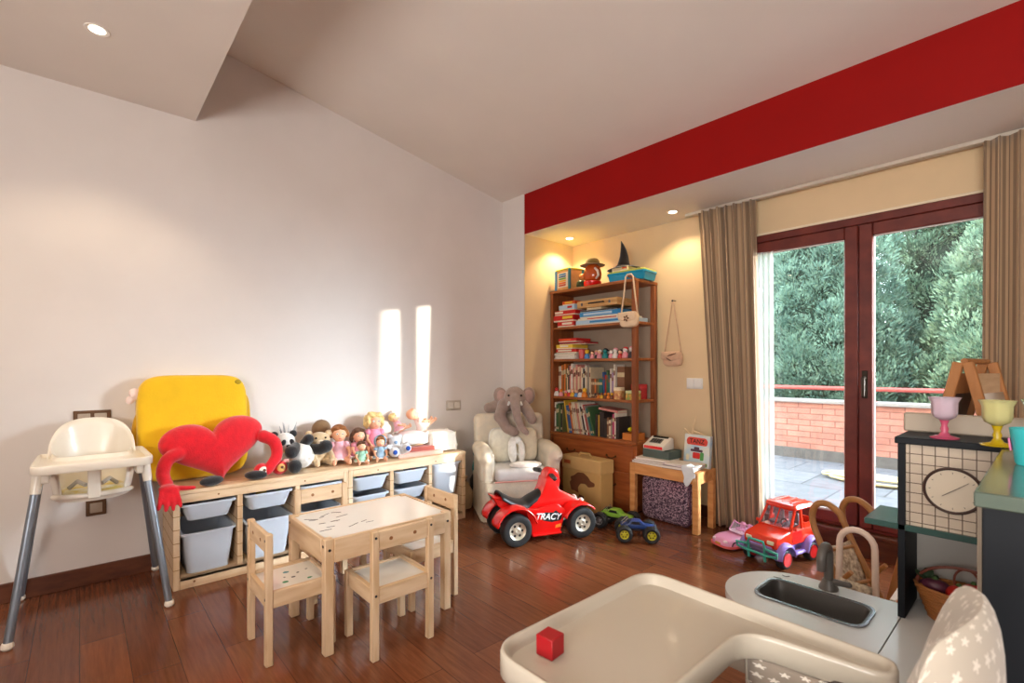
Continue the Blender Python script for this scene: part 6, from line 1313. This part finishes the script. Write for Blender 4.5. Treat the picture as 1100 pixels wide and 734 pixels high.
def pink_car():
    t = thing('toy_convertible', 'pale pink toy convertible parked between curtain and red toy car', 'toy car', (-1.385, 3.235, 0), radians(-112))
    PK = mat('pale_pink_plastic', (240, 166, 206), .2, vary=.02, coat=.5); CO = plas('coral_plastic', (240, 110, 110), .3)
    for sx in (-.10, .10):
        for sy in (-1, 1): wheel(t, 'wheel', (sx, sy * .07, .029), .028, .026, mat('grey_hub', (150, 150, 152), .35), spokes=5)
    m = MB(); L_ = []
    for (z, k, dx) in ((.020, .012, 0), (.030, .0, 0), (.058, .002, 0), (.074, .010, -.004), (.082, .022, -.008)): L_.append([(p[0] * 1.0 + dx, p[1] * (1 - .12 * max(0, p[0] / .165) ** 2), z - (.016 * max(0, (p[0] - .02) / .14) if z > .05 else 0)) for p in inset(rrect(.33, .178, .062, 8), k)])
    m.loft(L_); b = m.build('body_shell', PK, t, sharp=45)
    m = MB(); m.loft([[(p[0], p[1] * 1.004, .016) for p in rrect(.334, .182, .062, 8)], [(p[0], p[1] * 1.004, .030) for p in rrect(.334, .182, .062, 8)]]); m.build('bumper_strip', CO, t, sharp=40)
    m = MB(); Q = rrect(.13, .125, .03, 6, -.045, 0); m.loft([at_z(Q, .0825), at_z(inset(Q, -.006), .088), at_z(inset(Q, .006), .090), at_z(inset(Q, .008), .0835)], cap0=True); m.build('cockpit_rim', mat('white_pink_rim', (246, 214, 226), .3, vary=.02), t, sharp=40)
    for q in (-1, 1): m = MB(); m.box((-.075, q * .03, .11), (.018, .045, .05), Ry(-.2), bev=.008); m.box((-.05, q * .03, .092), (.045, .045, .014), bev=.005); m.build('seat', PK, t)
    m = MB(); m.grid(lambda u, v: (.028 - .035 * v - .03 * (2 * u - 1) ** 2, (.072 - .010 * v) * (2 * u - 1), .086 + .058 * v), 14, 6); wo = m.build('windscreen', TOY_WINDOW, t, sharp=0, thick=.002)
    m = MB(); m.tube([(.028 - .035 * v - .03 * (2 * u - 1) ** 2, (.072 - .010 * v) * (2 * u - 1), .086 + .058 * v) for (u, v) in [(0, 0), (0, .5), (0, 1)] + [(k / 10, 1) for k in range(1, 10)] + [(1, 1), (1, .5), (1, 0)]], .004, 8); m.build('windscreen_frame', PK, wo)
    m = MB(); m.bx(.158, .168, -.022, .022, .030, .042, bev=.002); m.build('plate', mat('gold_plate', (214, 160, 70), .4, vary=.05), t)
    for q in (-1, 1): m = MB(); m.ell((.145, q * .045, .052), (.014, .018, .010)); m.build('headlight', mat('pale_pink_light', (250, 220, 232), .1, vary=.01), t, sharp=0)
pink_car()

# ================================================================== DOLL PRAM, PUSH TOY, DOLL BED, EASEL
RAT = mat('rattan_cane', (170, 118, 66), .5, vary=.1, vscale=20, bump=.1); PRINTC = mat('cream_dotted_cloth', (226, 212, 186), .9, vscale=60, rgb2=(150, 130, 110), bump=.2)
def pram():
    t = thing('doll_pram', 'doll pram with two brown cane handles and dotted cream cloth behind the toy kitchen', 'doll pram', (-.585, 2.40, 0), radians(-22))
    for q in (-1, 1):
        m = MB(); m.tube(spline([(.16, q * .09, .10), (.05, q * .09, .28), (-.05, q * .09, .45), (-.075, q * .09, .53), (-.055, q * .09, .585), (-.005, q * .09, .60), (.045, q * .09, .575), (.06, q * .09, .545)]), .013, 12); m.build('cane_handle', RAT, t)
        m = MB(); m.cyl((-.14, q * .10, .06), (.10, q * .10, .36), .009, n=10); m.build('side_strut', RAT, t)
    m = MB()
    for x, z in ((.05, .28), (-.02, .40), (.15, .115)): m.cyl((x, -.09, z), (x, .09, z), .008, n=10)
    m.build('cross_bars', RAT, t)
    m = MB(); m.grid(lambda u, v: (-.035 + .10 * v + .02 * sin(v * pi) + (.10 * max(0, v - .6)), -.08 + .16 * u, .42 - .30 * v + .10 * max(0, v - .6) - .012 * sin(u * pi)), 10, 16); m.build('cloth_seat', PRINTC, t, sharp=0, thick=.008)
    for x in (-.14, .16):
        for q in (-1, 1): wheel(t, 'wheel', (x, q * .115, .0505), .05, .018, RAT, BLACK_RUBBER, spokes=5, hubr=.75)
    m = MB()
    for x in (-.14, .16): m.cyl((x, -.115, .0505), (x, .115, .0505), .006, n=8)
    m.cyl((-.14, -.10, .06), (.16, -.09, .10), .008, n=8); m.cyl((-.14, .10, .06), (.16, .09, .10), .008, n=8); m.build('axles', DARK_METAL, t)
pram()
def push_toy():
    t = thing('push_cart', 'doll cart with tall white hoop handle and dotted cloth sling, nearest the toy kitchen', 'doll cart', (-.468, 2.075, 0), radians(-98))
    m = MB(); m.tube([(0, -.055, .12), (0, -.058, .34), (0, -.055, .53)] + [(0, -.055 * cos(a), .53 + .055 * sin(a)) for a in np.linspace(.3, pi - .3, 8)] + [(0, .055, .53), (0, .058, .34), (0, .055, .12)], .011, 10); m.build('hoop_handle', mat('white_hoop_paint', (228, 206, 190), .4, vary=.03), t)
    m = MB(); m.loft([at_z(rrect(.20, .16, .03, 4, .06), .07), at_z(rrect(.23, .18, .03, 4, .06), .16), at_z(rrect(.215, .165, .03, 4, .06), .16), at_z(rrect(.19, .15, .03, 4, .06), .08)]); m.build('cart_box', RAT, t, sharp=40)
    m = MB(); m.grid(lambda u, v: (.012 + .06 * v * v, -.05 + .10 * u, .40 - .26 * v), 8, 12); m.build('cloth_sling', PRINTC, t, sharp=0, thick=.006)
    for x in (0, .13):
        for q in (-1, 1): wheel(t, 'wheel', (x, q * .105, .0455), .045, .016, RAT, BLACK_RUBBER, hubr=.7)
    m = MB()
    for x in (0, .13): m.cyl((x, -.105, .0455), (x, .105, .0455), .006, n=8); m.cyl((x, 0, .0455), (x, 0, .075), .008, n=8)
    m.build('axles', DARK_METAL, t)
push_toy()
def doll_bed():
    t = thing('doll_bed', 'wooden doll bed with white rim and pink lining behind the toy kitchen', 'doll bed', (-.14, 2.43, 0), 0)
    W2, D2 = .25, .27; H = .34
    for (a, b, c, d) in ((-W2, -W2 + .02, -D2, D2), (W2 - .02, W2, -D2, D2)): MB().bx(a, b, c, d, .10, H, bev=.003).build('side_board', mat('white_painted_board', (234, 224, 216), .5, vary=.02), t)
    for y in (-D2, D2 - .018): MB().bx(-W2 + .02, W2 - .02, y, y + .018, .10, H, bev=.003).build('end_board', mat('orange_varnished_board', (190, 116, 56), .4, vary=.08), t)
    m = MB(); P = rrect(W2 * 2 - .045, D2 * 2 - .045, .02, 3); m.loft([at_z(P, .105), at_z(P, H - .02), at_z(inset(P, .012), H - .022), at_z(inset(P, .03), .18)]); m.build('pink_lining', cloth('pink_lining', (236, 150, 170), .04), t, sharp=40)
    for x in (-W2 + .015, W2 - .015):
        for y in (-D2 + .02, D2 - .02): MB().bx(x - .015, x + .015, y - .015, y + .015, 0, .11, bev=.003).build('leg', MATS['orange_varnished_board'], t)
doll_bed()
def easel():
    t = thing('easel', 'wooden two sided toy easel standing behind the toy kitchen', 'easel', (-.222, 2.90, 0), radians(-9))
    ZT_ = 1.19; EW = pine('easel_beech', (186, 128, 76), (166, 108, 58), (5, 5, 1))
    L2 = .165
    for q in (-1, 1):
        for y in (-L2, L2): MB().bar((q * .015, y, ZT_), (q * .27, y, .004), .036, .022, bev=.003, up=(0, 1, 0)).build('leg', EW, t)
        k = lambda z: q * (.015 + (ZT_ - z) * .215)
        m = MB(); m.add([(k(1.06) + q * .006, -L2 + .02, 1.06), (k(1.06) + q * .006, L2 - .02, 1.06), (k(.60) + q * .006, L2 - .02, .60), (k(.60) + q * .006, -L2 + .02, .60)], [[0, 1, 2, 3]]); m.build('board', mat('white_drawing_board', (222, 212, 200), .3, vary=.02) if q > 0 else mat('brown_chalk_board', (96, 74, 62), .6, vary=.04), t, thick=.010)
        m = MB(); m.bar((k(1.10), -L2, 1.10), (k(1.10), L2, 1.10), .016, .085, up=(0, 0, 1)); m.build('top_rail', EW if q < 0 else PINE_Y, t)
        m = MB(); m.bar((k(.585) + q * .03, -L2, .585), (k(.585) + q * .03, L2, .585), .07, .02); m.bar((k(.585), -L2, .585), (k(.585), L2, .585), .03, .03); m.build('tray_ledge', EW, t)
    m = MB(); m.cyl((0, -L2 + .01, ZT_ + .005), (0, L2 - .01, ZT_ + .005), .012, n=10); m.build('hinge_bar', EW, t)
easel()

# ================================================================== ON THE TOY KITCHEN
def goblet(label, x, y, c1, c2, z=.9805, s=1.0):
    t = thing('toy_goblet', label, 'cup', (x, y, z)); t.scale = (s, s, s)
    m1 = mat(c1[0], c1[1], .2, vary=.02, trans=.6); m2 = mat(c2[0], c2[1], .2, vary=.02, trans=.5)
    n = 40; prof = [(.010, .048), (.022, .056), (.026, .066), (.027, .095), (.034, .108), (.033, .108), (.0255, .095), (.0245, .067), (.012, .054), (0, .053)]
    L_ = [[(r * (1 + .035 * cos(8 * 2 * pi * k / n) * (1 if .05 < z_ < .1 else 0)) * cos(2 * pi * k / n), r * (1 + .035 * cos(8 * 2 * pi * k / n) * (1 if .05 < z_ < .1 else 0)) * sin(2 * pi * k / n), z_) for k in range(n)] for (r, z_) in prof]
    m = MB(); m.loft(L_, cap0=True, cap1=False); m.build('bowl', m1, t, sharp=60)
    m = MB(); m.lathe([(0, 0), (.030, 0), (.031, .003), (.012, .009), (.007, .018), (.009, .025), (.006, .034), (.010, .048), (0, .049)], 24); m.build('stem', m2, t, sharp=50)
goblet('pale pink toy goblet on the corner of the toy kitchen shelf', -.190, 1.695, ('pink_clear_plastic', (254, 236, 250)), ('pink_stem_plastic', (240, 110, 150)))
goblet('yellow toy goblet on the toy kitchen shelf', -.088, 1.625, ('pale_yellow_clear_plastic', (254, 250, 190)), ('yellow_stem_plastic', (240, 210, 30)))
goblet('pale green toy goblet standing farther along the toy kitchen top', -.02, 1.72, ('pale_green_clear_plastic', (226, 240, 190)), ('green_stem_plastic', (150, 200, 90)))
t = thing('toy_cup', 'turquoise toy cup on the dark teal wing top', 'cup', (-.022, 1.36, .9785)); m = MB(); m.lathe([(0, 0), (.026, 0), (.028, .004), (.036, .070), (.034, .070), (.026, .006), (0, .005)], 28); m.build('cup_body', plas('turquoise_cup', (60, 190, 196), .25), t, sharp=50)
m = MB(); m.box((-.034, 0, .038), (.003, .024, .024), Ry(-.12) , bev=.001); m.build('pink_print', plas('pink_cup_print', (226, 120, 170), .4), t)

t = thing('vegetable_basket', 'small wicker basket with looped handle on the toy kitchen worktop', 'basket', (-.150, 1.725, .4935)); t.scale = (1.12, 1.12, 1.12)
WK = mat('orange_wicker', (176, 110, 56), .7, vary=.15, vscale=30, bump=.4, bscale=60)
m = MB(); n = 60
for i, z in enumerate(np.arange(.004, .076, .0065)):
    k = (.052 + .022 * (z / .075)); m.tube([(k * 1.25 * cos(a) * (1 + .012 * cos(15 * a + pi * (i % 2))), k * .8 * sin(a) * (1 + .012 * cos(15 * a + pi * (i % 2))), z) for a in np.linspace(0, 2 * pi, n, endpoint=False)], .0038, 6, closed=True)
m.lathe([(0, .001), (.05, .001), (.05, .004), (0, .004)], 30, sx=1.25, sy=.8); m.build('woven_wall', WK, t)
m = MB(); m.lathe([(.046, .003), (.067, .074), (.064, .074), (.043, .004)], 30, sx=1.25, sy=.8); m.build('inner_wall', WK, t)
m = MB(); m.tube([(.09 * cos(a), 0, .074 + .055 * sin(a)) for a in np.linspace(0, pi, 20)], .0035, 8); m.tube([(.0 + .022 * cos(a), .004, .098 + .03 * sin(a)) for a in np.linspace(0, 2 * pi, 20, endpoint=False)], .0025, 8, closed=True); m.build('handle', mat('red_brown_cane', (120, 60, 44), .5, vary=.05), t)
VB = Vector((-.150, 1.725, .4935))
vegs = [('toy_tomato', 'red toy tomato in the middle of the wicker basket', 'toy vegetable', (-.012, -.012, .070), (.024, .024, .021), (190, 44, 34)), ('toy_tomato', 'red toy tomato behind the loop of the wicker basket', 'toy vegetable', (.010, .022, .072), (.022, .022, .02), (176, 36, 36)), ('toy_aubergine', 'dark purple toy aubergine at the niche side rim of the wicker basket', 'toy vegetable', (-.056, .004, .072), (.03, .018, .017), (92, 40, 60)), ('toy_pepper', 'orange toy pepper in the wicker basket', 'toy vegetable', (.028, -.016, .070), (.022, .02, .018), (206, 120, 50)), ('toy_corn', 'pale green toy cob at the rim of the wicker basket', 'toy vegetable', (.056, -.014, .076), (.036, .013, .013), (166, 170, 90))]
for k, (nm, lb, ct, c, r, col) in enumerate(vegs):
    t = thing(nm, lb, ct, VB + Vector(c) * 1.12); t.scale = (1.12, 1.12, 1.12); m = MB(); m.ell((0, 0, 0), r, nu=16, nv=10); m.build('vegetable_body', plas('veg_%d' % k, col, .4), t, sharp=0); m = MB(); m.lathe([(0, r[2] * .9), (.006, r[2]), (.003, r[2] + .006), (0, r[2] + .007)], 8); m.build('stalk', plas('veg_stalk', (70, 100, 50), .6), t)
for (lb, c, nleaf) in (('dark green toy leaves at the post side of the wicker basket', (-.075, .012, .082), 8), ('dark green toy lettuce leaves at the back of the wicker basket', (.05, .022, .082), 14)):
    t = thing('toy_lettuce', lb, 'toy vegetable', VB + Vector(c) * 1.12); t.scale = (1.12, 1.12, 1.12); m = MB(); rnd = random.Random(nleaf); LM = mat('dark_leaf', (44, 66, 36), .6, vary=.15)
    for k in range(nleaf): a = rnd.uniform(0, 2 * pi); e = rnd.uniform(.1, 1.2); m.ell((.014 * cos(a) * cos(e), .014 * sin(a) * cos(e), .012 * sin(e)), (.016, .010, .003), Rz(a) @ Ry(-e), nu=10, nv=6)
    m.soft('leaves', LM, t, .0028, 1)
